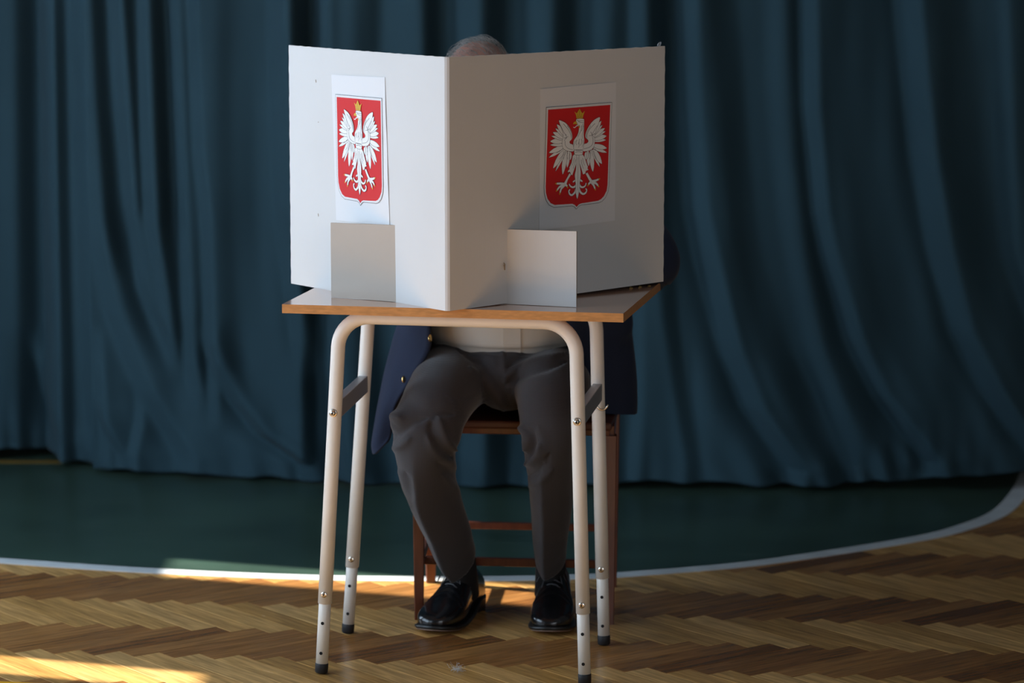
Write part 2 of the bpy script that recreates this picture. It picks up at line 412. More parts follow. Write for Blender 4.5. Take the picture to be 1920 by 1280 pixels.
# ------------------------------------------------------------------ herringbone parquet
PL, PW = 0.345, 0.0615
def plank_mesh(name, material):
    bm = bmesh.new(); g, c = 0.00035, 0.0011
    def rect(dx, z): return [bm.verts.new((sx * (PL / 2 - dx), sy * (PW / 2 - dx), z)) for sx, sy in ((-1, -1), (1, -1), (1, 1), (-1, 1))]
    A_, B_, C_ = rect(g + c, 0), rect(g, -0.0006), rect(g, -0.0115)
    bm.faces.new(A_)
    for u, v in ((A_, B_), (B_, C_)):
        for i in range(4): bm.faces.new((u[i], u[(i + 1) % 4], v[(i + 1) % 4], v[i]))
    bm.faces.new(C_[::-1])
    bmesh.ops.recalc_face_normals(bm, faces=bm.faces)
    me = bpy.data.meshes.new(name); bm.to_mesh(me); bm.free(); me.materials.append(material); return me
ma, mb = plank_mesh('plank_a', M_plank_a), plank_mesh('plank_b', M_plank_b)
STRIP = math.radians(-7.2)
origin = at_z(60, 1172) + Vector((0, at_z(150, 1172).y - at_z(150, 1124).y, 0))
edge_arr = np.array([(p.x, p.y) for p in edge])
def inside_green(x, y):
    i = np.argmin((edge_arr[:, 0] - x) ** 2 + (edge_arr[:, 1] - y) ** 2)
    if x > edge_arr[-1, 0] and x > edge_arr[:, 0].max() - 0.01: return False
    t = edge_arr[min(i + 1, len(edge_arr) - 1)] - edge_arr[max(i - 1, 0)]
    d = np.array((x, y)) - edge_arr[i]
    return (t[0] * d[1] - t[1] * d[0]) > 0
planks = []
n_ratio = PL / PW
R1 = Matrix.Rotation(STRIP, 2)
ca = math.cos(math.radians(45))
for k in range(-62, 63):
    for s in range(-14, 12):
        # along the strip: PW*sqrt2 per plank; strips are PL/sqrt2 deep
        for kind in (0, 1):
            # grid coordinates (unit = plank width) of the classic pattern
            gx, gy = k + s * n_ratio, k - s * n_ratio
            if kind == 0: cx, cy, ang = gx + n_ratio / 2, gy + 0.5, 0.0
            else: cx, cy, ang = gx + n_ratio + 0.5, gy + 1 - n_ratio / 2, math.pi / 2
            # strips run along the (1,1) diagonal -> turn by -45 deg so that they run along x
            X, Y = cx * PW, cy * PW
            q = Matrix.Rotation(math.radians(-45), 2) @ Vector((X, Y)); q = R1 @ q
            wx, wy = origin.x + q.x, origin.y + q.y
            if not (-3.1 < wx < 4.2 and 4.2 < wy < 9.0): continue
            a = ang - math.radians(45) + STRIP
            e = Vector((math.cos(a), math.sin(a))) * PL / 2
            if all(inside_green(wx + f * e.x, wy + f * e.y) for f in (-1, 0, 1)): continue
            px, py = to_px((wx, wy, 0))
            planks.append((wx, wy, a, kind, px, py))
def in_view(p): return -150 < p[4] < 2070 and 900 < p[5] < 1330
vis = [p for p in planks if in_view(p)]
vis.sort(key=lambda p: -p[5]); vis_set = vis[:300]
rest = [p for p in planks if p not in set(vis_set)]
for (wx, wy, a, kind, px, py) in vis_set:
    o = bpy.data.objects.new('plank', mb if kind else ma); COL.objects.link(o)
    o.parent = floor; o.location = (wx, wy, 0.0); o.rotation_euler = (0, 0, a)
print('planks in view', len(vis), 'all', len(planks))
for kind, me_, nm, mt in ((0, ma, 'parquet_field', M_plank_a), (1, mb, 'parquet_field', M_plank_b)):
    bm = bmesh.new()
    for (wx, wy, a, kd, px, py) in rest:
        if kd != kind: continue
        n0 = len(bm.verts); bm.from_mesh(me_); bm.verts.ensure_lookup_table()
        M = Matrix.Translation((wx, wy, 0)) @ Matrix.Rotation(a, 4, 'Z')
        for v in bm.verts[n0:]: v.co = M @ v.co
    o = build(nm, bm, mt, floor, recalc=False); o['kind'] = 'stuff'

# ================================================================== CURTAINS
def curtain(name, x0, x1, base_y, hem_z, tracks, label, nx=700, amp=1.75, seed=0, pull=None):
    zs = np.concatenate([np.linspace(0, 0.25, 36), np.linspace(0.26, 1.42, 84), np.linspace(1.5, 3.1, 14)])
    xs = np.linspace(x0, x1, nx); dx = xs[1] - xs[0]
    rng = np.random.RandomState(seed)
    V = np.zeros((len(zs), nx, 3))
    for r, z in enumerate(zs):
        py = to_px((0, 8.5, min(z, 1.30)))[1]
        s = np.zeros(nx)
        for (path, hw, st, y_in, y_out) in tracks:
            ys_ = [q[0] for q in path]; cxp = np.interp(py, ys_, [q[1] for q in path])
            c = (cxp - 960) / FPX * 8.62; w = hw / FPX * 8.62
            f = 1.0
            if py < y_in: f = max(0, 1 - (y_in - py) / 90)
            if py > y_out: f = max(0, 1 - (py - y_out) / 90)
            s += st * f * np.exp(-np.abs((xs - c) / w) ** 3)
        # small irregular folds
        for (fr, a_, ph, dr) in ((19, .10, 1.3, .5), (37, .08, .4, -.9), (61, .04, 2.2, 1.4)):
            s += a_ * np.sin(fr * (xs + 0.06 * dr * np.sin(2.1 * z)) + ph + 3 * np.sin(2.3 * xs + ph) + 0.5 * dr * z)
        # the cloth comes back after every fold: take away a running mean
        k = int(0.34 / dx); ker = np.hanning(k); ker /= ker.sum()
        sm = np.convolve(np.pad(s, k, mode='edge'), ker, 'same')[k:-k]
        s = (s - sm)
        d = np.cumsum(s) * dx
        sm = np.convolve(np.pad(d, k, mode='edge'), ker, 'same')[k:-k]
        d = (d - sm) * amp
        if z < 0.22:   # gathered hem
            g = (1 - z / 0.22) ** 1.5
            d = d * (1 - 0.30 * g) + g * 0.010 * (np.sin(52 * xs + 9 * np.sin(3.1 * xs + seed) + 5 * z * 8) * (0.55 + 0.45 * np.sin(5.3 * xs + seed)) + 0.5 * np.sin(97 * xs + 7 * np.sin(4.7 * xs)) * (0.5 + 0.5 * np.sin(7.9 * xs)))
        hz = np.interp(xs, hem_z[0], hem_z[1])
        V[r, :, 0] = xs; V[r, :, 1] = np.interp(xs, base_y[0], base_y[1]) - d
        V[r, :, 2] = hz + (3.1 - hz) * (z / 3.1)
        if z < 0.05: V[r, :, 2] += 0.004 * np.sin(31 * xs + seed) * (1 - z / 0.05)
    verts = V.reshape(-1, 3)
    faces = []
    for r in range(len(zs) - 1):
        b0 = r * nx
        for i in range(nx - 1): faces.append((b0 + i, b0 + i + 1, b0 + nx + i + 1, b0 + nx + i))
    me = bpy.data.meshes.new(name); me.from_pydata(verts.tolist(), [], faces)
    o = obj_from(name, me, M_curtain, None, True)
    so = o.modifiers.new('cloth', 'SOLIDIFY'); so.thickness = 0.0025; so.offset = 1
    tag(o, label, 'curtain'); return o
def T(pts, hw, st, y_in=-999, y_out=9999): return (pts, hw, st, y_in, y_out)
main_tracks = [
    T([(0, 214), (200, 226), (400, 237), (560, 262), (760, 330), (880, 420)], 18, 1.3, -999, 620),
    T([(0, 268), (300, 274), (430, 279), (700, 315), (880, 350)], 15, 1.3, -999, 640),
    T([(0, 324), (250, 332), (430, 338), (700, 350), (880, 380)], 15, 1.2, -999, 700),
    T([(0, 366), (300, 374), (430, 388), (700, 392), (880, 400)], 12, 1.0, -999, 740),
    T([(0, 528), (400, 534), (600, 560), (880, 600)], 20, 1.3, -999, 640),
    T([(0, 606), (400, 612), (880, 640)], 18, 1.4),
    T([(0, 760), (880, 770)], 30, .7),
    T([(0, 868), (880, 880)], 30, .9),
    T([(0, 1000), (880, 1000)], 30, .7),
    T([(0, 1120), (880, 1100)], 32, .6),
    T([(0, 1188), (600, 1190), (880, 1190)], 16, .6),
    T([(0, 1274), (200, 1285), (400, 1300), (480, 1318), (660, 1366), (770, 1410), (880, 1493)], 22, 1.5),
    T([(0, 1445), (300, 1460), (500, 1490), (660, 1520), (880, 1600)], 26, .7),
    T([(0, 1500), (200, 1508), (400, 1528), (480, 1544), (640, 1594), (750, 1646), (880, 1745)], 17, 1.4),
    T([(0, 1683), (150, 1697), (300, 1716), (480, 1750), (640, 1794), (750, 1852), (830, 1906), (880, 1950)], 21, 1.5),
    T([(0, 1850), (500, 1880), (880, 2050)], 16, .7),
    T([(0, 1960), (500, 2010), (880, 2150)], 20, .9),
    T([(430, 165), (600, 200), (760, 262), (880, 340)], 24, .8, 470),
    T([(650, 385), (700, 402), (770, 440), (830, 490), (880, 575)], 20, 1.2, 690),
    T([(0, 445), (400, 450), (880, 470)], 42, -.55, -999, 600), T([(0, 570), (880, 580)], 14, -1.0), T([(0, 690), (880, 690)], 26, -.6), T([(0, 812), (880, 815)], 12, -.8),
    T([(0, 930), (880, 935)], 20, -.7), T([(0, 1060), (880, 1055)], 20, -.7), T([(0, 1226), (400, 1236), (600, 1255), (880, 1300)], 16, -.7),
    T([(0, 1345), (300, 1372), (480, 1400), (660, 1450), (880, 1570)], 34, -.75), T([(0, 1580), (300, 1600), (480, 1630), (640, 1680), (880, 1830)], 44, -.75), T([(0, 1765), (300, 1790), (480, 1830), (640, 1890), (880, 2040)], 44, -.8),
    T([(0, 180), (200, 185), (430, 198), (600, 225)], 12, -.7, -999, 460), T([(0, 240), (400, 256)], 9, -.5, -999, 420), T([(0, 296), (400, 306)], 10, -.5, -999, 420),
    T([(780, 160), (880, 210)], 10, .9, 840), T([(700, 170), (880, 180)], 12, .9, 720),
    T([(820, 248), (880, 235)], 10, 1.0, 830),
]
back_tracks = [T([(0, 60), (880, 60)], 14, .6), T([(0, 132), (400, 138), (880, 145)], 16, .8),
               T([(0, 95), (880, 100)], 14, -.7), T([(0, 20), (880, 10)], 18, -.6), T([(700, 20), (800, 45), (880, 75)], 12, 1.0, 760)]
def cx(px, d=8.6): return (px - 960) / FPX * d
curtain('curtain', cx(152), 3.6,
        ([cx(150), cx(420), cx(700), cx(960), cx(1500), 3.6], [8.70, 8.60, 8.50, 8.46, 8.44, 8.44]),
        ([cx(150), cx(900), cx(1250), cx(1500), cx(1700), cx(1850), 3.6], [0.012, 0.006, 0.025, 0.012, 0.03, 0.045, 0.045]),
        main_tracks, 'wide teal curtain in deep folds hanging behind the seated man', nx=900, seed=3)
curtain('curtain', -2.3, cx(166, 8.75),
        ([-2.3, -1.80, -1.45, cx(40), cx(85), cx(160)], [8.60, 8.60, 8.88, 8.92, 8.80, 8.76]), ([-2.3, cx(70), cx(85), cx(160)], [0.03, 0.03, 0.012, 0.012]),
        back_tracks, 'narrower teal curtain at the far left, set back from the wide one', nx=360, seed=8)

# ================================================================== DESK
DESK_H, DYAW = 0.78, 0.19376
DA = Vector((-0.46591, 6.42288, 0)); EX = Vector((math.cos(DYAW), -math.sin(DYAW), 0)); EY = Vector((math.sin(DYAW), math.cos(DYAW), 0)); EZ = Vector((0, 0, 1))
def dk(u, v, z=0.0): return DA + EX * u + EY * v + EZ * z
desk = thing('school_desk', 'small school desk with beech top and cream tubular steel legs', 'desk', tuple(dk(0.35, 0.25)))
bm = bmesh.new(); add_box(bm, dk(0.35, 0.25, DESK_H - 0.009), (0.700, 0.500, 0.018), (EX, EY, EZ))
top = build('desktop', bm, M_beech, desk)
top.data.materials.append(M_beech_edge)
for p in top.data.polygons:
    if abs(p.normal.z) < 0.5: p.material_index = 1
TR = 0.0146
feet = {'fl': at_z(602.5, 1262), 'bl': at_z(652, 1187), 'fr': at_z(1096.5, 1282), 'br': at_z(1132.5, 1209)}
upper_px = {'fl': (632, 690), 'fr': (1082, 700), 'bl': (684.5, 690), 'br': (1120.5, 700)}
sleeve_y = {'fl': 1130, 'fr': 1149, 'bl': 1062, 'br': 1083}
lbolt = {'fl': (607, 1112), 'fr': (1091.5, 1131.5), 'bl': (657, 1046), 'br': (1127.5, 1065)}
hole_y = {'fl': (1166, 1222), 'fr': (1186, 1242), 'bl': (1096, 1148), 'br': (1117, 1171)}
def y_on(P0, P1, py):
    lo, hi = 0.0, 1.0
    for _ in range(50):
        m = (lo + hi) / 2
        if to_px(P0.lerp(P1, m))[1] > py: lo = m
        else: hi = m
    return P0.lerp(P1, lo)
tops = {}
ztube = DESK_H - 0.018 - TR
for k in feet:
    v = 0.075 if k[0] == 'f' else 0.42
    f0 = feet[k]
    U = at_plane(*upper_px[k], dk(0, v), EY)
    d = (U - f0); tops[k] = f0 + d * ((ztube - f0.z) / d.z)
for fr in ('f', 'b'):
    kl, kr = fr + 'l', fr + 'r'
    L0, R0 = y_on(feet[kl], tops[kl], sleeve_y[kl]), y_on(feet[kr], tops[kr], sleeve_y[kr])
    def fillet(a, c, b, r, n=10):
        u, w = (a - c).normalized(), (b - c).normalized(); ang = u.angle(w); t = r / math.tan(ang / 2)
        p0, p1 = c + u * t, c + w * t; cen = c + (u + w).normalized() * (r / math.sin(ang / 2))
        out = []
        v0, v1 = p0 - cen, p1 - cen
        for i in range(n + 1):
            out.append(cen + v0.normalized().slerp(v1.normalized(), i / n).normalized() * r)
        return out
    path = [L0, L0.lerp(tops[kl], .5)] + fillet(L0, tops[kl], tops[kr], 0.066) + fillet(tops[kl], tops[kr], R0, 0.066) + [R0.lerp(tops[kr], .5), R0]
    bm = bmesh.new(); add_tube(bm, path, TR, 24)
    build('leg_frame', bm, M_white_steel, desk, True)
for k in feet:
    d = (tops[k] - feet[k]).normalized()
    S = y_on(feet[k], tops[k], sleeve_y[k])
    bm = bmesh.new(); add_tube(bm, [feet[k] + d * 0.020, S + d * 0.05], TR - 0.0018, 24)
    ext = build('leg_extension', bm, M_white_steel, desk, True)
    bm = bmesh.new()
    add_tube(bm, [feet[k] + d * 0.002, feet[k] + d * 0.004, feet[k] + d * 0.021, feet[k] + d * 0.0225], [TR - .003, TR - .0012, TR - .0008, TR - .0016], 24)
    build('foot_cap', bm, M_black, desk, True)
    nrm = (-EY - d * (-EY).dot(d)).normalized()
    for hy in hole_y[k]:
        bm = bmesh.new(); c = y_on(feet[k], tops[k], hy) + nrm * (TR - 0.0022)
        add_disc(bm, c, nrm, 0.0035, 0.0007, 14); build('adjustment_hole', bm, M_hole, ext)
    c = y_on(feet[k], tops[k], lbolt[k][1])
    bm = bmesh.new(); add_disc(bm, c + nrm * (TR - 0.003), nrm, 0.0068, 0.0045, 20, 0.0012)
    bo = build('bolt', bm, M_chrome, desk, False)
    bm = bmesh.new(); add_disc(bm, c + nrm * (TR + 0.0022), nrm, 0.0017, 0.001, 12); build('bolt_socket', bm, M_hole, bo)
barz = {}
for s, py_b in (('l', 772), ('r', 788)):
    kf, kb = 'f' + s, 'b' + s
    c = y_on(feet[kf], tops[kf], py_b); z = c.z
    d = (tops[kf] - feet[kf]).normalized(); nrm = (-EY - d * (-EY).dot(d)).normalized()
    bm = bmesh.new(); add_disc(bm, c + nrm * (TR - 0.002), nrm, 0.0085, 0.003, 20, 0.001); add_disc(bm, c + nrm * (TR), nrm, 0.0062, 0.005, 20, 0.0035)
    bo = build('bolt', bm, M_chrome, desk)
    bm = bmesh.new(); add_disc(bm, c + nrm * (TR + 0.0078), nrm, 0.0022, 0.001, 12); build('bolt_socket', bm, M_hole, bo)
    def leg_at(kk, zz):
        f0, t0 = feet[kk], tops[kk]; return f0.lerp(t0, (zz - f0.z) / (t0.z - f0.z))
    a, b = leg_at(kf, z + 0.004), leg_at(kb, z + 0.004)
    ax = (b - a).normalized(); sd_ = EZ.cross(ax).normalized()
    bm = bmesh.new(); add_box(bm, (a + b) / 2, ((b - a).length - 0.012, 0.020, 0.036), (ax, sd_, EZ), 0.0015)
    build('side_bar', bm, M_grey_steel, desk)
    if s == 'r':
        # bag hook under the rear end of the bar
        h0 = b - ax * 0.035 + EZ * (-0.018); pts = []
        for i in range(11):
            t = math.pi * (0.02 + 0.90 * i / 10)
            pts.append(h0 + EX * (0.013 - 0.013 * math.cos(t)) + EZ * (-0.016 * math.sin(t)))
        pts[0] = pts[0] + EZ * 0.012
        bm = bmesh.new(); add_tube(bm, pts, 0.0022, 10); build('bag_hook', bm, M_chrome, desk, True)

# ================================================================== CARDBOARD VOTING SCREEN
FOLD = Vector((-0.1291, 6.3195, DESK_H)); AL, AR, LL, LR, SH = 0.90226, 0.71972, 0.5499, 0.5975, 0.5052
DL = Vector((-math.cos(AL), math.sin(AL), 0)); DR = Vector((math.cos(AR), math.sin(AR), 0))
NL = Vector((-math.sin(AL), -math.cos(AL), 0)); NR = Vector((math.sin(AR), -math.cos(AR), 0))
screen = thing('voting_screen', 'folded white cardboard voting screen standing on the desk, red eagle posters on both panels', 'voting screen', tuple(FOLD))
TH = 0.0045
def panel_mesh(name, D, Nn, length, start, lift):
    """corrugated board with slightly wavy cut edges; local grid so that the sheet can bow a little"""
    bm = bmesh.new(); nu, nz = 36, 40; rows = {}
    for side in (0, 1):
        for i in range(nu + 1):
            for j in range(nz + 1):
                u, w = i / nu, j / nz
                L_ = start + (length - start) * u
                if i == nu: L_ += 0.0005 * math.sin(j * 2.3) + 0.0003 * math.sin(j * 5.1)
                zz = w * SH + (lift * (1 - w) * u)
                if j == nz: zz += 0.0005 * math.sin(i * 2.7)
                bow = 0.004 * math.sin(math.pi * u) * (0.4 + 0.6 * w)
                P = FOLD + D * L_ + Nn * (bow - side * TH) + EZ * zz
                rows[side, i, j] = bm.verts.new(P)
    for i in range(nu):
        for j in range(nz):
            for side in (0, 1):
                q = (rows[side, i, j], rows[side, i + 1, j], rows[side, i + 1, j + 1], rows[side, i, j + 1])
                bm.faces.new(q if side == 0 else q[::-1])
    for j in range(nz):
        for i in (0, nu): bm.faces.new((rows[0, i, j], rows[0, i, j + 1], rows[1, i, j + 1], rows[1, i, j]))
    for i in range(nu):
        for j in (0, nz): bm.faces.new((rows[0, i, j], rows[0, i + 1, j], rows[1, i + 1, j], rows[1, i, j]))
    return build(name, bm, M_board_w, screen, False)
ST = 0.007
panel_l = panel_mesh('panel', DL, NL, LL, ST, 0.0); panel_l['label'] = 'left panel of the cardboard screen'
panel_r = panel_mesh('panel', DR, NR, LR, ST, 0.009); panel_r['label'] = 'right panel of the cardboard screen'
for (x, y) in ((591, 152), (595.5, 229), (595, 403)):
    c = at_plane(x, y, FOLD + NL * 0.004, NL); dd_ = (c - FOLD).dot(DL); w_ = (c.z - DESK_H) / SH
    c += NL * (0.004 * math.sin(math.pi * (dd_ - ST) / (LL - ST)) * (0.4 + 0.6 * w_) - 0.004)
    bm = bmesh.new(); add_box(bm, c, (0.0016, 0.0012, 0.006 if y != 229 else .0016), (DL, NL, (EZ + DL * .15).normalized())); build('pencil_mark', bm, M_board_edge, panel_l)
# creased spine between the two panels
bm = bmesh.new(); prof = []
pA, pB = FOLD + DL * ST, FOLD + DR * ST
mid = (pA + pB) / 2 + (NL + NR).normalized() * 0.0008
out = [pA, mid, pB]
inn = [p - (NL + NR).normalized() * TH * 1.15 for p in out]
loop = out + inn[::-1]
ring_loft(bm, [[p for p in loop], [p + EZ * SH for p in loop]])
build('spine', bm, M_board_w, screen, False)

# supporting feet: cardboard squares slotted into the panels
def foot_plate(quad, material, label, jag_side):
    """quad: four px corners TL TR BR BL; bottom corners stand on the desk top"""
    b0, b1 = at_z(*quad[3], DESK_H), at_z(*quad[2], DESK_H)
    D = (b1 - b0); W = D.length; D.normalize(); n = Vector((D.y, -D.x, 0))
    hl = at_plane(*quad[0], b0, n).z - DESK_H; hr = at_plane(*quad[1], b1, n).z - DESK_H
    bm = bmesh.new(); nz = 34; f, r = [[], []], [[], []]
    for j in range(nz + 1):
        w = j / nz
        for s, (base, hh) in enumerate(((b0, hl), (b1, hr))):
            jag = 0.0
            if s == jag_side and w < 0.48: jag = 0.0022 * (1 if j % 2 else -1)
            elif s == jag_side: jag = 0.0006 * math.sin(j * 1.7)
            P = base + D * jag + EZ * (0.0008 + hh * w)
            f[s].append(bm.verts.new(P)); r[s].append(bm.verts.new(P - n * 0.004))
    for j in range(nz):
        bm.faces.new((f[0][j], f[1][j], f[1][j + 1], f[0][j + 1])); bm.faces.new((r[1][j], r[0][j], r[0][j + 1], r[1][j + 1]))
        bm.faces.new((f[0][j], f[0][j + 1], r[0][j + 1], r[0][j])); bm.faces.new((f[1][j + 1], f[1][j], r[1][j], r[1][j + 1]))
    bm.faces.new((f[0][0], r[0][0], r[1][0], f[1][0])); bm.faces.new((f[0][-1], f[1][-1], r[1][-1], r[0][-1]))
    o = build('supporting_flap', bm, material, screen); o['label'] = label
    o.data.materials.append(M_board_edge)
    for p in o.data.polygons:
        if abs(p.normal.dot(n)) < 0.7: p.material_index = 1
    return o, b0, b1, n
fl_, *_ = foot_plate([(623, 418.5), (758.5, 423.5), (755.5, 567.5), (621, 557.5)], M_board_g, 'grey cardboard flap', 1)
fr_, rb0, rb1, rn = foot_plate([(947.5, 430.5), (1084.5, 434.5), (1080.5, 576.5), (945, 570)], M_board_w, 'white cardboard flap', 0)
# torn paper tuft beside the white flap
bm = bmesh.new(); tp = at_plane(944, 498, FOLD, NR) + NR * 0.004
for k in range(7):
    a = math.radians(100 + 11 * k); e = tp + (DR * math.cos(a) + EZ * math.sin(a)) * random.uniform(.004, .010) + NR * random.uniform(0, .004)
    add_tube(bm, [tp + EZ * -0.004 * k / 3, tp.lerp(e, .5) + NR * .001, e], [.0012, .0011, .0003], 5)
tu = build('torn_edge', bm, M_board_edge, fr_)
# scrap of clear tape on the top edge, right
bm = bmesh.new(); c = FOLD + DR * (LR - 0.018) + EZ * (SH + 0.001)
pts = [c + EZ * 0.0, c + EZ * 0.004 + DR * 0.001, c + EZ * 0.007 + DR * 0.003, c + EZ * 0.0085 + DR * 0.005]
rings = []
for i, p in enumerate(pts):
    w = (0.004, 0.0042, 0.003, 0.0015)[i]
    rings.append([p + DR * w + NR * .001, p + DR * w - NR * .001, p - DR * w - NR * .001, p - DR * w + NR * .001])
ring_loft(bm, rings); build('tape_scrap', bm, M_tape, screen)

# ---- posters: A4 sheets with the red shield and white crowned eagle
def a_(x, y): return (1020 + x / 12.8, 185 + y / 12.8)
def b_(x, y): return (1020 + x / 9.846, 265 + y / 9.846)
def pane(px): # drawing coordinates measured on the right-hand panel
    P = at_plane(px[0], px[1], FOLD + NR * 0.005, NR); d = P - FOLD
    return np.array((d.dot(DR), d.z))
pc = [pane(q) for q in ((1013, 167), (1156, 154), (1152, 427.5), (1012, 432))]   # TL TR BR BL
art_o = (pc[0] + pc[3]) / 2 * 0 + pc[0]
U_ = (pc[1] - pc[0]); PWD = np.linalg.norm(U_); U_ /= PWD
V_ = np.array((U_[1], -U_[0]))       # downward
PHT = np.linalg.norm(pc[3] - pc[0])
def art(px):
    d = pane(px) - art_o; return np.array((d @ U_, d @ V_))
def smooth_poly(pts, n=3, closed=True):
    P = list(pts)
    if not closed: return [np.array(p) for p in catmull(P, n)]
    q = catmull([P[-1]] + P + [P[0], P[1]], n); return q[n:-n - 1]
def leaf(tip, base, w, k=0.0):
    tip, base = np.array(tip), np.array(base); d = base - tip; L_ = np.linalg.norm(d); d = d / L_; nn = np.array((-d[1], d[0]))
    pr = [(0, 0), (.06, .28), (.18, .62), (.36, .92), (.58, 1.0), (.82, .85), (1, .5)]
    out = [tip + d * L_ * t + nn * (w * s) for t, s in pr] + [tip + d * L_ * t - nn * (w * s) for t, s in pr[::-1][:-1]]
    return out
def stroke(pts, w0, w1=None, n=5):
    w1 = w0 if w1 is None else w1
    P = catmull([tuple(p) for p in pts], n); L_, R_ = [], []
    for i, p in enumerate(P):
        t = P[min(i + 1, len(P) - 1)] - P[max(i - 1, 0)]; t = t / (np.linalg.norm(t) + 1e-12); nn = np.array((-t[1], t[0]))
        w = (w0 + (w1 - w0) * i / (len(P) - 1)) / 2; L_.append(p + nn * w); R_.append(p - nn * w)
    return L_ + R_[::-1]
ART = []   # (material key, polygon in paper metres, layer)
def put(key, polygon, layer): ART.append((key, [np.array(p) for p in polygon], layer))
A = lambda *q: [art(a_(*p)) for p in q]
B = lambda *q: [art(b_(*p)) for p in q]
outer = A((55, 205), (1645, 82)) + B((1255, 0), (1248, 500), (1244, 820), (1228, 930), (1180, 1040), (1120, 1105), (1060, 1133), (850, 1160), (735, 1172), (690, 1195), (645, 1250), (605, 1205), (560, 1190), (400, 1203), (230, 1217), (140, 1175), (80, 1090), (42, 960), (34, 830), (40, 400)) + B((45, 0))
cen = np.mean(np.array(outer), axis=0)
def inset(poly, dlt):
    P = np.array(poly); n = len(P); out = []
    area = sum(P[i][0] * P[(i + 1) % n][1] - P[(i + 1) % n][0] * P[i][1] for i in range(n)); sg = 1 if area > 0 else -1
    for i in range(n):
        e0 = P[i] - P[i - 1]; e1 = P[(i + 1) % n] - P[i]
        n0 = np.array((-e0[1], e0[0])) / np.linalg.norm(e0) * sg; n1 = np.array((-e1[1], e1[0])) / np.linalg.norm(e1) * sg
        m = n0 + n1; m /= max(np.dot(m, m) / 2, 0.35)
        out.append(P[i] + m * dlt)
    return out
put('ink', outer, 0); put('paper', inset(outer, 0.0008), 1)
red = A((103, 262), (1602, 146)) + B((1222, 0), (1216, 500), (1212, 800), (1198, 905), (1150, 1005), (1100, 1060), (1045, 1090), (850, 1122), (725, 1140), (685, 1160), (645, 1205), (608, 1165), (565, 1147), (400, 1158), (240, 1168), (165, 1135), (105, 1055), (72, 940), (66, 830), (70, 400), (77, 0))
put('red', red, 2)
LW = 0.0011
def outlined(poly, layer, key='white', dlt=LW):
    put('ink', poly, layer); put(key, inset(poly, dlt * 0.55), layer + 0.5)
# wings: leaf feathers back to front, then the leading edge
W = 0.0062
feathers_l = [(b_(510, 345), b_(500, 190), .8), (b_(455, 490), b_(475, 170), .85), (b_(372, 618), b_(425, 160), 1.05), (b_(235, 558), b_(425, 150), .62), (b_(190, 502), b_(400, 140), 1.05),
              (b_(102, 300), b_(390, 130), .62), (b_(105, 210), b_(390, 90), .9), (a_(158, 1106), a_(500, 1100), .6), (a_(158, 1020), a_(500, 1010), .95), (a_(182, 890), a_(510, 980), .6),
              (a_(218, 800), a_(520, 950), .85), (a_(275, 702), a_(530, 930), .6), (a_(308, 605), a_(570, 930), .9)]
feathers_r = [(b_(800, 335), b_(800, 190), .8), (b_(855, 462), b_(830, 170), .85), (b_(934, 565), b_(890, 160), 1.05), (b_(1062, 475), b_(900, 150), .62), (b_(1100, 418), b_(930, 140), 1.05),
              (b_(1192, 206), b_(930, 120), .62), (b_(1186, 125), b_(930, 70), .9), (a_(1522, 985), a_(1200, 1010), .6), (a_(1528, 890), a_(1200, 960), .95), (a_(1506, 772), a_(1200, 930), .6),
              (a_(1482, 700), a_(1190, 910), .85), (a_(1422, 620), a_(1190, 890), .6), (a_(1390, 520), a_(1180, 880), .9)]
lay = 3.0
for F_ in (feathers_l, feathers_r):
    lay = 3.0
    for tip, base, k in F_:
        outlined(leaf(art(tip), art(base), W * k), lay); lay += 1
wing_l = smooth_poly(A((358, 512), (450, 535), (530, 580), (610, 670), (665, 770), (692, 870), (692, 950), (660, 1000), (632, 1030), (652, 1072), (715, 1100), (740, 1250), (640, 1265), (540, 1240), (470, 1180), (445, 1080), (455, 980), (470, 900), (450, 780), (395, 640)), 3)
wing_r = smooth_poly(A((1352, 438), (1240, 480), (1150, 560), (1070, 680), (1020, 790), (1002, 880), (1015, 940), (1055, 975), (1077, 1020), (1040, 1062), (975, 1090), (950, 1250), (1040, 1260), (1150, 1230), (1215, 1160), (1240, 1060), (1235, 950), (1240, 850), (1280, 720), (1330, 570)), 3)
outlined(wing_l, 17); outlined(wing_r, 17)
# thighs, shanks, tail
outlined(B((600, 205), (545, 262), (525, 390), (485, 480), (490, 505), (465, 535), (455, 572), (500, 562), (520, 610), (548, 628), (572, 550), (606, 450), (646, 290), (648, 205)), 18)
outlined(B((705, 205), (768, 278), (808, 390), (838, 470), (830, 490), (852, 522), (800, 545), (790, 590), (745, 612), (715, 520), (680, 420), (648, 290), (646, 205)), 18)
for leg, toes in ((B((495, 575), (530, 610), (472, 705), (440, 800), (388, 775), (440, 680)), [[(410, 785), (340, 775), (262, 775)], [(400, 800), (320, 835), (272, 895)], [(410, 800), (350, 870), (328, 945)], [(410, 790), (445, 810), (455, 830)]]),
                  (B((788, 590), (830, 565), (882, 655), (925, 715), (890, 765), (848, 700)), [[(905, 735), (980, 720), (1040, 695)], [(905, 745), (990, 770), (1030, 815)], [(900, 745), (945, 800), (975, 870)], [(900, 740), (865, 770), (850, 795)]])):
    for t in toes:
        s = [art(b_(*p)) for p in t]; put('ink', stroke(s, .0068, .0050), 17.6); put('white', stroke(s, .0054, .0036), 17.7)
    outlined(leg, 17.3)
    for t in toes:
        e0, e1 = art(b_(*t[-2])), art(b_(*t[-1])); dd = (e1 - e0) / np.linalg.norm(e1 - e0)
        put('talon', leaf(e1 + dd * 0.0042, e1 - dd * 0.0008, 0.0015), 17.8)
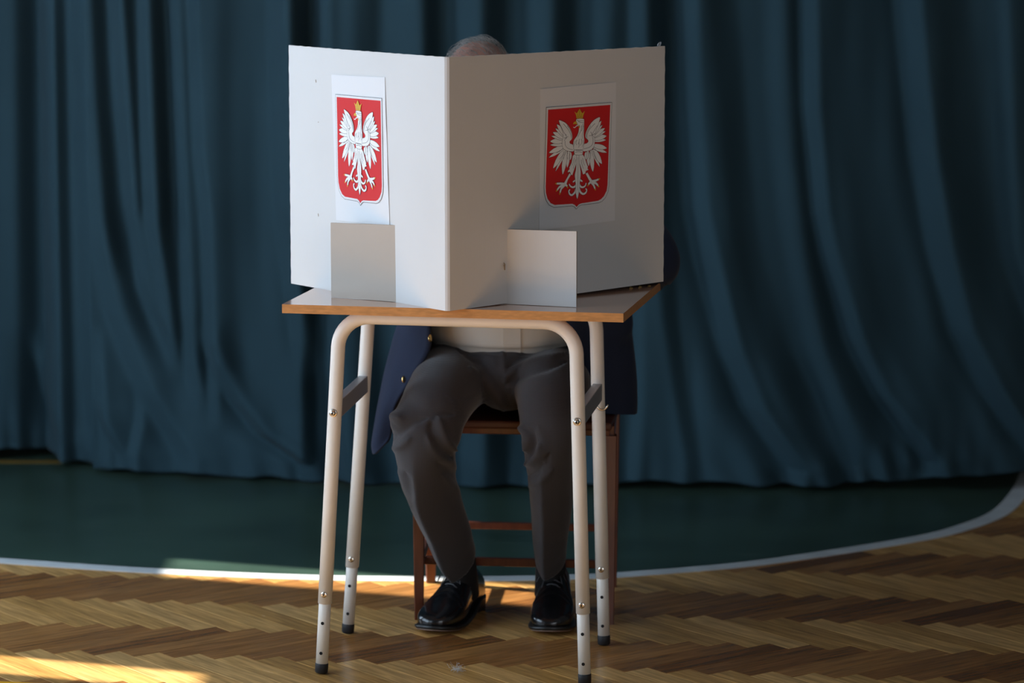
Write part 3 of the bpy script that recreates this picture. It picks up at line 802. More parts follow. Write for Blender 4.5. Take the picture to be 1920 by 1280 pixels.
tail = smooth_poly(B((618, 225), (662, 225), (680, 420), (705, 560), (700, 680), (688, 790), (680, 930), (650, 1068), (615, 950), (612, 800), (598, 690), (590, 610), (608, 520), (612, 400)), 2)
for crv in ([(640, 690), (600, 720), (560, 745)], [(640, 745), (610, 820), (560, 842), (515, 820), (492, 782)], [(630, 850), (605, 930), (550, 985), (505, 965), (490, 910), (512, 885)],
            [(665, 690), (705, 715), (738, 735)], [(665, 750), (695, 820), (745, 842), (790, 815), (808, 762)], [(672, 850), (700, 925), (755, 965), (805, 940), (820, 890), (798, 868)]):
    s = [art(b_(*p)) for p in crv]; put('ink', stroke(s, .0062, .0040), 18.6); put('white', stroke(s, .0049, .0026), 18.7)
outlined(tail, 19)
# neck, head, body
body_p = smooth_poly(A((785, 478), (945, 474), (972, 520), (970, 610), (974, 720), (968, 860), (985, 980), (978, 1100), (955, 1250)) + B((722, 245), (588, 248)) + A((740, 1250), (715, 1110), (727, 990), (795, 895), (832, 800), (842, 700), (862, 680), (850, 640), (800, 622), (800, 590), (772, 540)), 2)
outlined(body_p, 20)
put('white', stroke(A((840, 635), (785, 650), (745, 690), (708, 680)), .0022, .0016), 21)
put('beak', A((775, 535), (728, 552), (704, 590), (710, 612), (745, 600), (805, 618), (792, 580)), 21)
put('beak', A((850, 640), (872, 690), (846, 706), (834, 665)), 21)
put('gold', A((782, 470), (765, 385), (727, 305), (782, 350), (808, 305), (852, 235), (893, 312), (920, 350), (980, 288), (948, 385), (928, 470)), 21)
for s in ([(785, 440), (920, 440)], [(852, 290), (850, 420)], [(800, 360), (820, 430)], [(905, 360), (885, 430)]): put('ink', stroke(A(*s), .0005), 22)
lines_a = [[(788, 508), (850, 530), (968, 518)], [(820, 545), (890, 565), (965, 562)], [(940, 590), (930, 700), (905, 780)], [(905, 640), (900, 740), (850, 850), (820, 920)], [(960, 640), (955, 760), (930, 860), (935, 960)],
           [(760, 1010), (740, 1080), (725, 1150)], [(800, 980), (780, 1060), (800, 1110)], [(860, 960), (850, 1040), (830, 1090)], [(910, 960), (920, 1050), (890, 1120)], [(950, 980), (955, 1080), (935, 1150)], [(850, 1040), (860, 1110), (845, 1170)],
           [(745, 1225), (950, 1225)], [(515, 1010), (525, 1110), (590, 1185), (710, 1222)], [(1190, 960), (1185, 1075), (1110, 1160), (975, 1198)], [(400, 640), (480, 800), (545, 870)], [(470, 600), (590, 740), (650, 860), (665, 930)], [(560, 640), (640, 760), (672, 880), (670, 960)],
           [(1290, 640), (1200, 790), (1150, 870)], [(1230, 590), (1110, 720), (1050, 840), (1040, 920)], [(1130, 640), (1050, 780), (1028, 880), (1045, 950)],
           [(520, 860), (550, 900), (545, 960)], [(490, 940), (540, 930), (590, 900)], [(500, 1000), (545, 930)], [(1130, 790), (1170, 860), (1220, 930)], [(1230, 830), (1170, 870), (1090, 890)], [(1190, 960), (1165, 880)]]
lines_b = [[(455, 200), (440, 260), (455, 330)], [(490, 210), (480, 280), (490, 330)], [(380, 180), (360, 250), (300, 330)], [(420, 190), (390, 260), (375, 330)], [(360, 130), (300, 180), (240, 210)],
           [(830, 190), (835, 270), (815, 330)], [(870, 190), (880, 270), (860, 340)], [(930, 170), (960, 260), (990, 330)], [(940, 130), (1010, 190), (1050, 240)], [(600, 160), (720, 160)], [(590, 200), (650, 185), (720, 200)], [(645, 290), (650, 520), (650, 900)],
           [(575, 300), (560, 380), (540, 440)], [(730, 300), (745, 380), (770, 440)], [(600, 330), (580, 420), (560, 500)], [(705, 330), (720, 420), (750, 500)]]
for s in lines_a: put('ink', stroke(A(*s), .0009, .0006), 23)
for s in lines_b: put('ink', stroke(B(*s), .0008, .0006), 23)

KEYS = {'ink': ('shield_and_feather_lines', M_ink), 'paper': ('shield_border', M_paper), 'red': ('shield_field', M_red), 'white': ('eagle', M_silver), 'gold': ('crown', M_gold), 'beak': ('beak', M_gold), 'talon': ('talons', M_gold)}
def poster(D, Nn, corners_local, sgn, label):
    """corners_local: TL,TR,BL (distance along panel from the fold, height) ; drawing is never mirrored"""
    TL, TRc, BL = [np.array(q, float) for q in corners_local]
    U = (TRc - TL) / np.linalg.norm(TRc - TL); Vd = (BL - TL) / np.linalg.norm(BL - TL)
    w, h = np.linalg.norm(TRc - TL), np.linalg.norm(BL - TL)
    sx, sy = w / PWD, h / PHT
    def place(p, off):
        q = TL + U * p[0] * sx + Vd * p[1] * sy
        u = min(max((q[0] - ST) / (0.55), 0), 1)
        bow = 0.004 * math.sin(math.pi * min(1, (q[0] - ST) / ((LR if sgn > 0 else LL) - ST))) * (0.4 + 0.6 * q[1] / SH)
        return FOLD + D * q[0] + Nn * (bow + off) + EZ * q[1]
    bm = bmesh.new(); nu, nv = 10, 14; g = {}
    for side in (0, 1):
        for i in range(nu + 1):
            for j in range(nv + 1):
                curl = 0.0009 * math.sin(3 * i / nu + j * .5) ** 2 * (i == nu or j == nv)
                g[side, i, j] = bm.verts.new(place((PWD * i / nu, PHT * j / nv), 0.0011 + curl - side * 0.0003))
    for i in range(nu):
        for j in range(nv):
            bm.faces.new((g[0, i, j], g[0, i, j + 1], g[0, i + 1, j + 1], g[0, i + 1, j])); bm.faces.new((g[1, i, j], g[1, i + 1, j], g[1, i + 1, j + 1], g[1, i, j + 1]))
    for i in range(nu):
        for j in (0, nv): bm.faces.new((g[0, i, j], g[0, i + 1, j], g[1, i + 1, j], g[1, i, j]))
    for j in range(nv):
        for i in (0, nu): bm.faces.new((g[0, i, j], g[0, i, j + 1], g[1, i, j + 1], g[1, i, j]))
    po = build('poster', bm, M_paper, screen); po['label'] = label
    for key, (nm, mt) in KEYS.items():
        bm = bmesh.new()
        for k, polygon, layer in ART:
            if k != key: continue
            # cut the outline into a fine fan so that it follows the slightly bowed sheet
            vs_ = [bm.verts.new(place(p, 0.0022 + 0.00006 * layer)) for p in polygon]
            for tri in tessellate_polygon([[Vector((p[0], p[1], 0)) for p in polygon]]):
                try: bm.faces.new([vs_[t] for t in tri])
                except ValueError: pass
        bm.normal_update()
        for f in bm.faces:
            if f.normal.dot(Nn) < 0: f.normal_flip()
        e_ = build(nm, bm, mt, po, recalc=False)
        if nm in ('beak', 'talons', 'eagle', 'shield_and_feather_lines'): e_['kind'] = 'stuff'
    return po
poster(DR, NR, (pc[0], pc[1], pc[3]), 1, 'white sheet with red shield and crowned white eagle')
def lpane(px):
    P = at_plane(px[0], px[1], FOLD + NL * 0.005, NL); d = P - FOLD; return np.array((d.dot(DL), d.z))
poster(DL, NL, (lpane((620.5, 140)), lpane((721, 145)), lpane((629, 412.5))), -1, 'white sheet with red shield and crowned white eagle')

# ================================================================== CHAIR
cfl, crl, crr = at_z(786, 1160), at_z(808, 1091), at_z(1147, 1099)
cfr = cfl + (crr - crl)
chair = thing('wooden_chair', 'dark reddish-brown wooden chair under the seated man', 'chair', tuple((cfl + crr) / 2))
SEAT = 0.452
def leg(bm, P, Q, s0, s1):
    rings = []
    for R_, s in ((P, s0), (P.lerp(Q, .5), (s0 + s1) / 2), (Q, s1)):
        rings.append([R_ + Vector((sx * s / 2, sy * s / 2, 0)) for sx, sy in ((-1, -.86), (-.86, -1), (.86, -1), (1, -.86), (1, .86), (.86, 1), (-.86, 1), (-1, .86))])
    ring_loft(bm, rings)
for P in (cfl, cfr):
    bm = bmesh.new(); leg(bm, P, P + Vector((0, 0.01, SEAT - 0.03)), 0.020, 0.030); build('leg', bm, M_mahog, chair)
for P, sx in ((crl, -1), (crr, 1)):
    bm = bmesh.new(); leg(bm, P, P + Vector((0, -0.02, SEAT)), 0.022, 0.032); leg(bm, P + Vector((0, -0.02, SEAT - .01)), P + Vector((0, 0.07, 0.86)), 0.032, 0.024); build('leg', bm, M_mahog, chair)
def rail(name, a, b, w, h, material=M_mahog):
    ax = (b - a).normalized(); sd_ = EZ.cross(ax).normalized(); bm = bmesh.new()
    add_box(bm, (a + b) / 2, ((b - a).length, w, h), (ax, sd_, EZ), 0.002); return build(name, bm, material, chair)
up = lambda P, z, dy=0: P + Vector((0, dy, z))
rail('stretcher', up(cfl, 0.119, 0.07), up(cfr, 0.119, 0.07), 0.016, 0.018)
rail('stretcher', up(crl, 0.140, -0.006), up(crr, 0.140, -0.006), 0.016, 0.016)
rail('stretcher', up(cfl, 0.123, 0.0), up(crl, 0.132, -0.006), 0.014, 0.018); rail('stretcher', up(cfr, 0.123, 0.0), up(crr, 0.132, -0.006), 0.014, 0.018)
rail('seat_rail', up(cfl, 0.432, 0.008), up(cfr, 0.432, 0.008), 0.02, 0.022); rail('seat_rail', up(crl, 0.425, -0.02), up(crr, 0.425, -0.02), 0.02, 0.04)
rail('seat_rail', up(cfl, 0.425, 0.008), up(crl, 0.425, -0.02), 0.02, 0.035); rail('seat_rail', up(cfr, 0.425, 0.008), up(crr, 0.425, -0.02), 0.02, 0.035)
for z, dy in ((0.62, 0.018), (0.80, 0.057)):
    a, b = up(crl, z, dy), up(crr, z, dy); bm = bmesh.new(); pts = []
    add_box(bm, (a + b) / 2, ((b - a).length, 0.016, 0.07), ((b - a).normalized(), EZ.cross((b - a).normalized()), EZ), 0.003); build('back_rail', bm, M_mahog, chair)
bm = bmesh.new(); c = (cfl + cfr + crl + crr) / 4
add_box(bm, up(c, SEAT - 0.009), ((crr - crl).length + 0.03, (crl - cfl).length + 0.02, 0.018), ((crr - crl).normalized(), EZ.cross((crr - crl).normalized()), EZ), 0.005)
build('seat', bm, M_seatpad, chair)

# ================================================================== THE SEATED MAN
man = thing('person', 'man in navy jacket and grey trousers seated behind the cardboard screen, face hidden', 'person', (0.0, 7.1, 0.0))

# ---- body: one continuous figure
HC = Vector((-0.070, 6.945, 1.160))          # head centre
tilt = Matrix.Rotation(math.radians(30), 3, 'X')   # head bent forward, towards the desk
def hp(x, y, z): return HC + tilt @ Vector((x, y, z))
HA = (tilt @ Vector((1, 0, 0)), tilt @ Vector((0, 1, 0)), tilt @ Vector((0, 0, 1)))
bm = bmesh.new()
ellipsoid(bm, hp(0, 0.018, 0.028), (0.081, 0.097, 0.088), HA)                # skull
ellipsoid(bm, hp(0, -0.022, -0.032), (0.066, 0.072, 0.082), HA)              # face
ellipsoid(bm, hp(0, -0.048, -0.085), (0.043, 0.040, 0.030), HA)              # chin, jaw
ellipsoid(bm, hp(0, -0.082, 0.012), (0.052, 0.014, 0.016), HA)               # brow
add_tube(bm, [hp(0, -0.088, 0.005), hp(0, -0.103, -0.022), hp(0, -0.112, -0.038), hp(0, -0.098, -0.046)], [.007, .010, .013, .010], 10)   # nose
ellipsoid(bm, hp(0, -0.090, -0.066), (0.024, 0.009, 0.005), HA); ellipsoid(bm, hp(0, -0.088, -0.076), (0.021, 0.009, 0.006), HA)          # lips
for s in (-1, 1):
    ellipsoid(bm, hp(s * 0.078, 0.012, -0.012), (0.010, 0.020, 0.032), HA)   # ear
    ellipsoid(bm, hp(s * 0.041, -0.070, -0.030), (0.022, 0.018, 0.018), HA)  # cheekbone
    ellipsoid(bm, hp(s * 0.031, -0.079, -0.004), (0.014, 0.010, 0.006), HA)  # eyelid
neck0 = Vector((-0.05, 7.015, 1.03))
add_tube(bm, [neck0 + Vector((0, .02, -.06)), neck0, HC + Vector((0, .03, -.05)), HC + Vector((0, 0.02, 0.0))], [.075, .062, .060, .058], 18)
def chain(pts, rad, seg=14): add_tube(bm, [Vector(p) for p in pts], rad, seg)
chain([(0, 7.17, .50), (0, 7.15, .60), (-.01, 7.10, .74), (-.02, 7.06, .88), (-.04, 7.04, .97), (-.05, 7.02, 1.02)], [(.13, .10), (.15, .12), (.155, .12), (.16, .11), (.15, .09), (.09, .07)])
SHO = {-1: Vector((-0.215, 7.03, 0.965)), 1: Vector((0.165, 7.04, 0.965))}
ELB = {-1: Vector((-0.300, 6.90, 0.842)), 1: Vector((0.303, 6.806, 0.815))}
WRI = {-1: Vector((-0.125, 6.62, 0.822)), 1: Vector((0.0595, 6.5585, 0.824))}
for s in (-1, 1):
    mid_ = (SHO[s] + ELB[s]) / 2
    chain([SHO[s] * .75 + Vector((-.04, 7.03, .97)) * .25, SHO[s], mid_, ELB[s]], [.05, .052, .046, .038]); chain([ELB[s], (ELB[s] + WRI[s]) / 2, WRI[s]], [.038, .037, .026])
legs = {
 -1: [(-.095, 7.16, .535, .090, .079), (-.128, 7.03, .531, .090, .076), (-.150, 6.90, .521, .080, .073), (-.172, 6.800, .494, .076, .071), (-.183, 6.757, .456, .074, .074), (-.186, 6.768, .418, .070, .074), (-.177, 6.818, .340, .067, .071), (-.158, 6.863, .270, .062, .066), (-.137, 6.903, .208, .056, .060), (-.128, 6.921, .182, .051, .057), (-.115, 6.943, .147, .044, .053)],
  1: [(.085, 7.16, .535, .090, .079), (.086, 7.04, .531, .090, .076), (.088, 6.91, .528, .084, .077), (.086, 6.815, .505, .074, .075), (.084, 6.775, .463, .066, .074), (.083, 6.788, .410, .060, .071), (.086, 6.832, .337, .057, .068), (.087, 6.872, .270, .052, .064), (.085, 6.909, .207, .046, .058), (.085, 6.926, .180, .043, .054), (.086, 6.946, .145, .040, .051)]}
for s in (-1, 1):
    chain([q[:3] for q in legs[s]], [min(q[3], q[4]) * .62 for q in legs[s]])
    q = legs[s][-1]; chain([q[:3], (q[0], q[1] + .035, .06)], [.024, .024])
# hands: palm, four unequal bent fingers, thumb from the side of the palm
def hand(w, fwd, side, up_, curl):
    fwd, side, up_ = Vector(fwd).normalized(), Vector(side).normalized(), Vector(up_).normalized()
    ellipsoid(bm, w + fwd * 0.048, (0.052, 0.040, 0.015), (fwd, side, up_), 16, 10)
    chain([w - fwd * .01, w + fwd * .03], [.024, .026], 12)
    for i, (off, ln) in enumerate(((-.030, .068), (-.010, .078), (.010, .073), (.029, .058))):
        p0 = w + fwd * 0.082 + side * off; p = [p0 - fwd * .02]; a = 0.15
        for seg_ in (.42, .32, .26):
            p.append(p[-1] + (fwd * math.cos(a) - up_ * math.sin(a)) * (ln * seg_ + (.02 if seg_ == .42 else 0))); a += curl
        chain(p, [.0095, .0088, .0078, .0062], 10)
    t0 = w + fwd * 0.022 - side * 0.030
    chain([t0, t0 + fwd * .028 - side * .020 - up_ * .004, t0 + fwd * .055 - side * .022 - up_ * .010, t0 + fwd * .074 - side * .014 - up_ * .014], [.013, .011, .0095, .007], 10)
hand(WRI[1] + Vector((-.02, -.015, -.004)), (-.8, -.55, -.06), (.55, -.8, 0), (0, 0, 1), .25)
hand(WRI[-1] + Vector((.012, -.02, 0.0)), (.45, -.85, -.06), (.85, .45, 0), (0, 0, 1), .45)
body = obj_from('body', fused(bm, 0.0042, 3, 'body'), M_skin, man, True)
for s in (-1, 1):
    bm = bmesh.new(); ellipsoid(bm, hp(s * 0.031, -0.0835, -0.005), (0.011, 0.006, 0.006), HA, 14, 8); build('eye', bm, M_eye, man, True)
# ---- hair: short, grey at the sides, thin over the crown
rng = random.Random(11); bm = bmesh.new()
def scalp(th, ph, r=1.0):
    return Vector((0.079 * r * math.sin(th) * math.cos(ph), 0.018 + 0.097 * r * math.sin(th) * math.sin(ph), 0.028 + 0.088 * r * math.cos(th)))
cnt = 0
while cnt < 4200:
    th = rng.uniform(0.02, 1.95); ph = rng.uniform(0, 2 * math.pi)
    if rng.random() > math.sin(th) + .05: continue
    face = math.sin(ph) < -0.35 and th > 0.95
    if face or (th > 1.5 and math.sin(ph) < 0.0): continue
    crown = th < 0.95
    if crown and rng.random() > 0.11 + 0.12 * (th > .7): continue
    p = scalp(th, ph); nrm = Vector((p.x / .079 ** 2, (p.y - .018) / .097 ** 2, (p.z - .028) / .088 ** 2)).normalized()
    # combed from his left parting over to the right, back along the sides
    flow = Vector((-0.7, 0.55, 0.1)) if crown else Vector((0, 0.5, -0.8))
    flow = (flow + Vector((rng.gauss(0, .25), rng.gauss(0, .25), rng.gauss(0, .2))))
    flow = (flow - nrm * flow.dot(nrm)).normalized()
    ln = rng.uniform(.018, .038) if crown else rng.uniform(.010, .022); lift = rng.uniform(.08, .30) if crown else rng.uniform(.1, .25)
    pts = [p - nrm * .002, p + flow * ln * .4 + nrm * ln * lift, p + flow * ln * .8 + nrm * ln * lift * .9, p + flow * ln * 1.15 + nrm * ln * lift * .3]
    add_tube(bm, [hp(*q) for q in pts], [.00036, .00034, .00026, .0001], 3, cap=False); cnt += 1
hair = build('hair', bm, M_hair, man, True, recalc=False); hair['kind'] = 'stuff'; hair['label'] = 'short thinning grey hair'

# ---- trousers
bm = bmesh.new()
def leg_rings(pts, seg=40):
    P = catmull(pts, 7); rings = []
    lat = Vector((1, 0, 0))
    cs = [Vector(p[:3]) for p in P]
    for i, p in enumerate(P):
        t = (cs[min(i + 1, len(cs) - 1)] - cs[max(i - 1, 0)]).normalized()
        a = (lat - t * lat.dot(t)).normalized(); b = a.cross(t)          # b: towards the shin / top of the thigh
        if b.y > 0 and abs(b.y) > abs(b.z): b = -b
        if abs(b.z) >= abs(b.y) and b.z < 0: b = -b
        f = min(1, max(0, (i / (len(P) - 1) - .42) / .18)) # crease on the lower leg
        ring = []
        for k in range(seg):
            th = 2 * math.pi * k / seg; da = abs((th - math.pi / 2 - .32 + math.pi) % (2 * math.pi) - math.pi); db = abs((th + math.pi / 2 + math.pi) % (2 * math.pi) - math.pi)
            cr = 1 + f * (0.46 * math.exp(-da / .50) + 0.14 * math.exp(-(db / .3) ** 2) - 0.16)
            ring.append(cs[i] + a * (p[3] * math.cos(th) * cr) + b * (p[4] * math.sin(th) * cr))
        rings.append(ring)
    return rings
for s in (-1, 1): ring_loft(bm, leg_rings(legs[s]))
ellipsoid(bm, (-0.005, 7.175, .553), (.185, .125, .095)); ellipsoid(bm, (-.008, 7.03, .545), (.135, .135, .070)); ellipsoid(bm, (-.010, 6.99, .528), (.075, .090, .062))
chain_p = [(-.01, 7.14, .55), (-.012, 7.12, .600), (-.012, 7.115, .628)]
add_tube(bm, [Vector(p) for p in chain_p], [(.185, .165), (.186, .166), (.184, .164)], 36, ref=(0, 1, 0))
tr = fused(bm, 0.0042, 3, 'trousers')
co, no = mesh_co(tr), mesh_no(tr)
NO0 = no.copy()
PXY = np.array([to_px(c) for c in co]); FACE = np.clip(-(NO0[:, 1] * .98 - NO0[:, 2] * .15) * 2.2 + .35, 0, 1)
def stroke_fold(P, w, h, sharp=2.0):
    """raise a soft ridge (h>0) or groove (h<0) on the front of the cloth"""
    global co
    Q = np.array(catmull(P, 12)); best = np.full(len(co), 1e9)
    for i, q in enumerate(Q):
        e = min(1.0, 3.5 * min(i, len(Q) - 1 - i) / len(Q) + .2)
        best = np.minimum(best, np.linalg.norm(PXY - q, axis=1) / e)
    co = co + NO0 * (h * FACE * np.exp(-(best / w) ** sharp))[:, None]
# leg on the left: pouch and folds at the knee, fan of folds behind it
stroke_fold([(722, 805), (737, 783), (757, 787)], 13, .016)
stroke_fold([(730, 822), (748, 812), (775, 790), (800, 782)], 9, -.009)
stroke_fold([(745, 735), (765, 752), (800, 770), (850, 775)], 16, -.007)
stroke_fold([(732, 842), (750, 836), (770, 822)], 8, .007)
stroke_fold([(855, 845), (838, 828), (826, 800), (822, 780)], 8, .009)
stroke_fold([(846, 858), (826, 842), (812, 812), (808, 790)], 9, -.008)
stroke_fold([(868, 885), (845, 868), (815, 840), (800, 815)], 9, .006)
stroke_fold([(872, 905), (850, 892), (820, 868)], 9, -.005)
stroke_fold([(876, 925), (856, 915), (830, 890)], 8, .004)
stroke_fold([(745, 880), (755, 905), (752, 945)], 8, .005)
stroke_fold([(760, 885), (768, 910), (770, 950)], 7, -.003)
for k in range(8):
    stroke_fold([(838 + 4 * k, 742 + 8 * k), (868 + 4 * k, 752 + 6 * k), (915 + 2 * k, 732 + 8 * k)], 3.2, .0022)
# leg on the right
stroke_fold([(975, 800), (990, 812), (988, 845)], 9, .012)
stroke_fold([(986, 800), (999, 815), (1000, 842), (990, 866)], 6, -.010)
stroke_fold([(985, 872), (1003, 858), (1014, 832)], 8, .010)
stroke_fold([(988, 893), (1012, 880), (1030, 850)], 8, -.006)
stroke_fold([(992, 912), (1015, 900), (1035, 880)], 8, .004)
stroke_fold([(1010, 800), (1018, 830), (1022, 870)], 10, .004)
stroke_fold([(945, 725), (985, 700), (1060, 678)], 9, -.008)
stroke_fold([(948, 708), (990, 682), (1062, 662)], 9, .007)
stroke_fold([(950, 690), (985, 664), (1040, 650)], 8, -.005)
stroke_fold([(955, 760), (930, 710), (890, 668), (860, 655)], 10, -.010)
stroke_fold([(945, 770), (915, 720), (880, 690)], 12, .006)
stroke_fold([(942, 655), (946, 700), (950, 740)], 6, .004)
# nothing below the seat, and cuffs slanting down to the front
m_ = (co[:, 1] > 6.95) & (co[:, 2] < SEAT + 0.003) & (co[:, 2] > 0.36); co[m_, 2] = SEAT + 0.003
low = co[:, 2] < 0.20
for s in (-1, 1):
    q = legs[s][-1]; sel = low & (np.abs(co[:, 0] - q[0]) < .075)
    f = np.clip((0.20 - co[sel, 2]) / 0.06, 0, 1)
    co[sel, 2] += f * np.clip((co[sel, 1] - q[1]) * 0.28, -.02, .02)
set_co(tr, co)
trousers = obj_from('trousers', tr, M_trouser, man, True); trousers['label'] = 'charcoal grey checked trousers'

# ---- shirt
bm = bmesh.new()
sh = [(-.010, 7.115, .580, .150, .150), (-.010, 7.112, .610, .172, .160), (-.010, 7.108, .632, .180, .171), (-.012, 7.095, .70, .186, .172), (-.02, 7.07, .82, .182, .155), (-.035, 7.05, .92, .175, .13), (-.045, 7.03, .99, .15, .10), (-.05, 7.02, 1.035, .085, .080), (-.052, 7.012, 1.062, .072, .072)]
P = catmull(sh, 6); rings = []
for p in P:
    ring = []
    for k in range(48):
        th = 2 * math.pi * k / 48
        sag = -0.010 * math.exp(-((p[2] - .63) / .02) ** 2) * max(0, -math.sin(th)) ** 2
        ring.append(Vector((p[0] + p[3] * math.cos(th), p[1] + p[4] * math.sin(th), p[2] + sag)))
    rings.append(ring)
ring_loft(bm, rings)
shirt = build('shirt', bm, M_shirt, man, True); shirt['label'] = 'white shirt'
bm = bmesh.new(); prs = []
for p in P[:-8]:
    sag = -0.010 * math.exp(-((p[2] - .63) / .02) ** 2)
    x = p[0] + 0.010; w = 0.019
    yy = lambda xx: p[1] - p[4] * math.sqrt(max(0, 1 - ((xx - p[0]) / p[3]) ** 2))
    prs.append([Vector((x - w, yy(x - w) - .0025, p[2] + sag)), Vector((x + w, yy(x + w) - .0025, p[2] + sag)), Vector((x + w, yy(x + w) + .004, p[2] + sag)), Vector((x - w, yy(x - w) + .004, p[2] + sag))])
ring_loft(bm, prs); build('placket', bm, M_shirt, shirt)

# ---- jacket: open front, long skirts falling beside the thighs
def J(px, py, y): return tuple(at_y(px, py, y))
grid = [
 # front edge L, silhouette L, side L, back L, back, back R, side R, silhouette R, front edge R
 [(-.105, 6.955, 1.020), (-.130, 6.985, 1.045), (-.140, 7.03, 1.055), (-.10, 7.085, 1.065), (-.05, 7.10, 1.07), (.00, 7.085, 1.065), (.045, 7.03, 1.055), (.04, 6.985, 1.045), (.01, 6.955, 1.020)],
 [(-.125, 6.915, .960), (-.215, 6.95, .985), (-.240, 7.03, .990), (-.16, 7.13, .995), (-.04, 7.155, 1.0), (.09, 7.13, .995), (.180, 7.03, .990), (.160, 6.95, .985), (.05, 6.915, .960)],
 [(-.150, 6.905, .840), (-.225, 6.955, .850), (-.245, 7.04, .86), (-.17, 7.20, .87), (-.02, 7.235, .87), (.13, 7.20, .87), (.215, 7.04, .86), (.200, 6.955, .850), (.09, 6.910, .840)],
 [J(808, 600, 6.925), J(765, 598, 6.975), (-.242, 7.06, .70), (-.18, 7.255, .70), (-.01, 7.295, .70), (.165, 7.255, .70), (.245, 7.07, .70), J(1174, 600, 6.99), J(1062, 600, 6.92)],
 [J(805, 655, 6.925), J(751, 645, 6.985), (-.258, 7.08, .62), (-.19, 7.275, .60), (-.005, 7.305, .60), (.18, 7.275, .60), (.262, 7.09, .62), J(1166, 645, 7.00), J(1085, 650, 6.93)],
 [J(775, 706, 6.94), J(733, 705, 6.995), (-.278, 7.09, .54), (-.20, 7.285, .53), (0, 7.310, .53), (.19, 7.285, .53), (.272, 7.10, .54), J(1172, 705, 7.01), J(1098, 705, 6.96)],
 [J(741, 762, 6.965), J(715, 765, 7.00), (-.292, 7.10, .46), (-.205, 7.285, .485), (0, 7.310, .485), (.20, 7.285, .485), (.275, 7.10, .478), J(1176, 748, 7.02), J(1110, 745, 6.98)],
 [J(735, 808, 6.985), J(702, 828, 7.005), (-.300, 7.10, .395), (-.21, 7.285, .462), (0, 7.310, .460), (.20, 7.285, .460), (.275, 7.10, .450), J(1175, 772, 7.02), J(1115, 770, 6.99)],
 [J(727, 828, 6.985), J(703, 851, 7.005), (-.300, 7.10, .375), (-.21, 7.285, .460), (0, 7.310, .458), (.20, 7.285, .458), (.275, 7.10, .447), J(1174, 776, 7.02), J(1115, 774, 6.99)],
]
rows = [[np.array(p) for p in catmull(r, 7)] for r in grid]
cols = list(zip(*rows)); fine = []
for c_ in cols: fine.append(catmull([tuple(p) for p in c_], 7))
bm = bmesh.new(); nv = len(fine[0]); nu = len(fine)
vv = [[bm.verts.new(Vector(fine[i][j])) for i in range(nu)] for j in range(nv)]
for j in range(nv - 1):
    for i in range(nu - 1): bm.faces.new((vv[j][i], vv[j][i + 1], vv[j + 1][i + 1], vv[j + 1][i]))
me = bpy.data.meshes.new('jacket_shell'); bmesh.ops.recalc_face_normals(bm, faces=bm.faces); bm.to_mesh(me); bm.free()
o = bpy.data.objects.new('tmp_shell', me); COL.objects.link(o)
so = o.modifiers.new('s', 'SOLIDIFY'); so.thickness = 0.006; so.offset = 0.0
dg = bpy.context.evaluated_depsgraph_get(); dg.update(); shell = bpy.data.meshes.new_from_object(o.evaluated_get(dg)); bpy.data.objects.remove(o)
bm = bmesh.new(); bm.from_mesh(shell)
for s in (-1, 1):
    q0 = SHO[s] * .8 + Vector((-.03, 7.04, .97)) * .2
    m1 = (SHO[s] + ELB[s]) / 2
    e = ELB[s]; w = WRI[s]
    path = catmull([tuple(q0) + (.072,), tuple(SHO[s]) + (.078,), tuple(m1 + Vector((s * .01, .01, 0))) + (.068,), tuple(e) + (.057,), tuple((e * .6 + w * .4)) + (.050,), tuple(w + (e - w) * .06) + (.040,)], 8)
    add_tube(bm, [Vector(p[:3]) for p in path], [p[3] for p in path], 28)
# collar
add_tube(bm, [Vector(p) for p in catmull([(-.115, 6.95, 1.03), (-.135, 7.02, 1.062), (-.10, 7.08, 1.085), (-.05, 7.095, 1.09), (0, 7.08, 1.085), (.035, 7.02, 1.062), (.015, 6.95, 1.03)], 5)], (.014, .006), 10) if False else None
jacket = build('jacket', bm, M_navy, man, True); jacket['label'] = 'navy blazer with brass buttons'
# nothing of the sleeve inside the desk top
jc = mesh_co(jacket.data)
on_top = ((jc - np.array(DA)) @ np.array(EX) > -.02) & ((jc - np.array(DA)) @ np.array(EX) < .71) & ((jc - np.array(DA)) @ np.array(EY) < .512) & (jc[:, 2] < DESK_H + .002) & (jc[:, 2] > .72)
jc[on_top, 2] = DESK_H + .002; set_co(jacket.data, jc)
for (px, py, y, nx) in ((806, 634, 6.915, (.9, -.4, .1)), (757, 711, 6.955, (.9, -.45, .1))):
    bm = bmesh.new(); c = at_y(px, py, y); add_disc(bm, c, nx, 0.0085, 0.002, 18, 0.0015); build('button', bm, M_brass, jacket, False)
for i in range(3):
    p = at_plane(1184 + 17 * i - 1, 542.2 - 1.4 * i, FOLD + NR * -0.012, NR)
    bm = bmesh.new(); add_disc(bm, p, (NR + EZ * .2), 0.0062, 0.002, 16, 0.001); build('button', bm, M_brass, jacket)

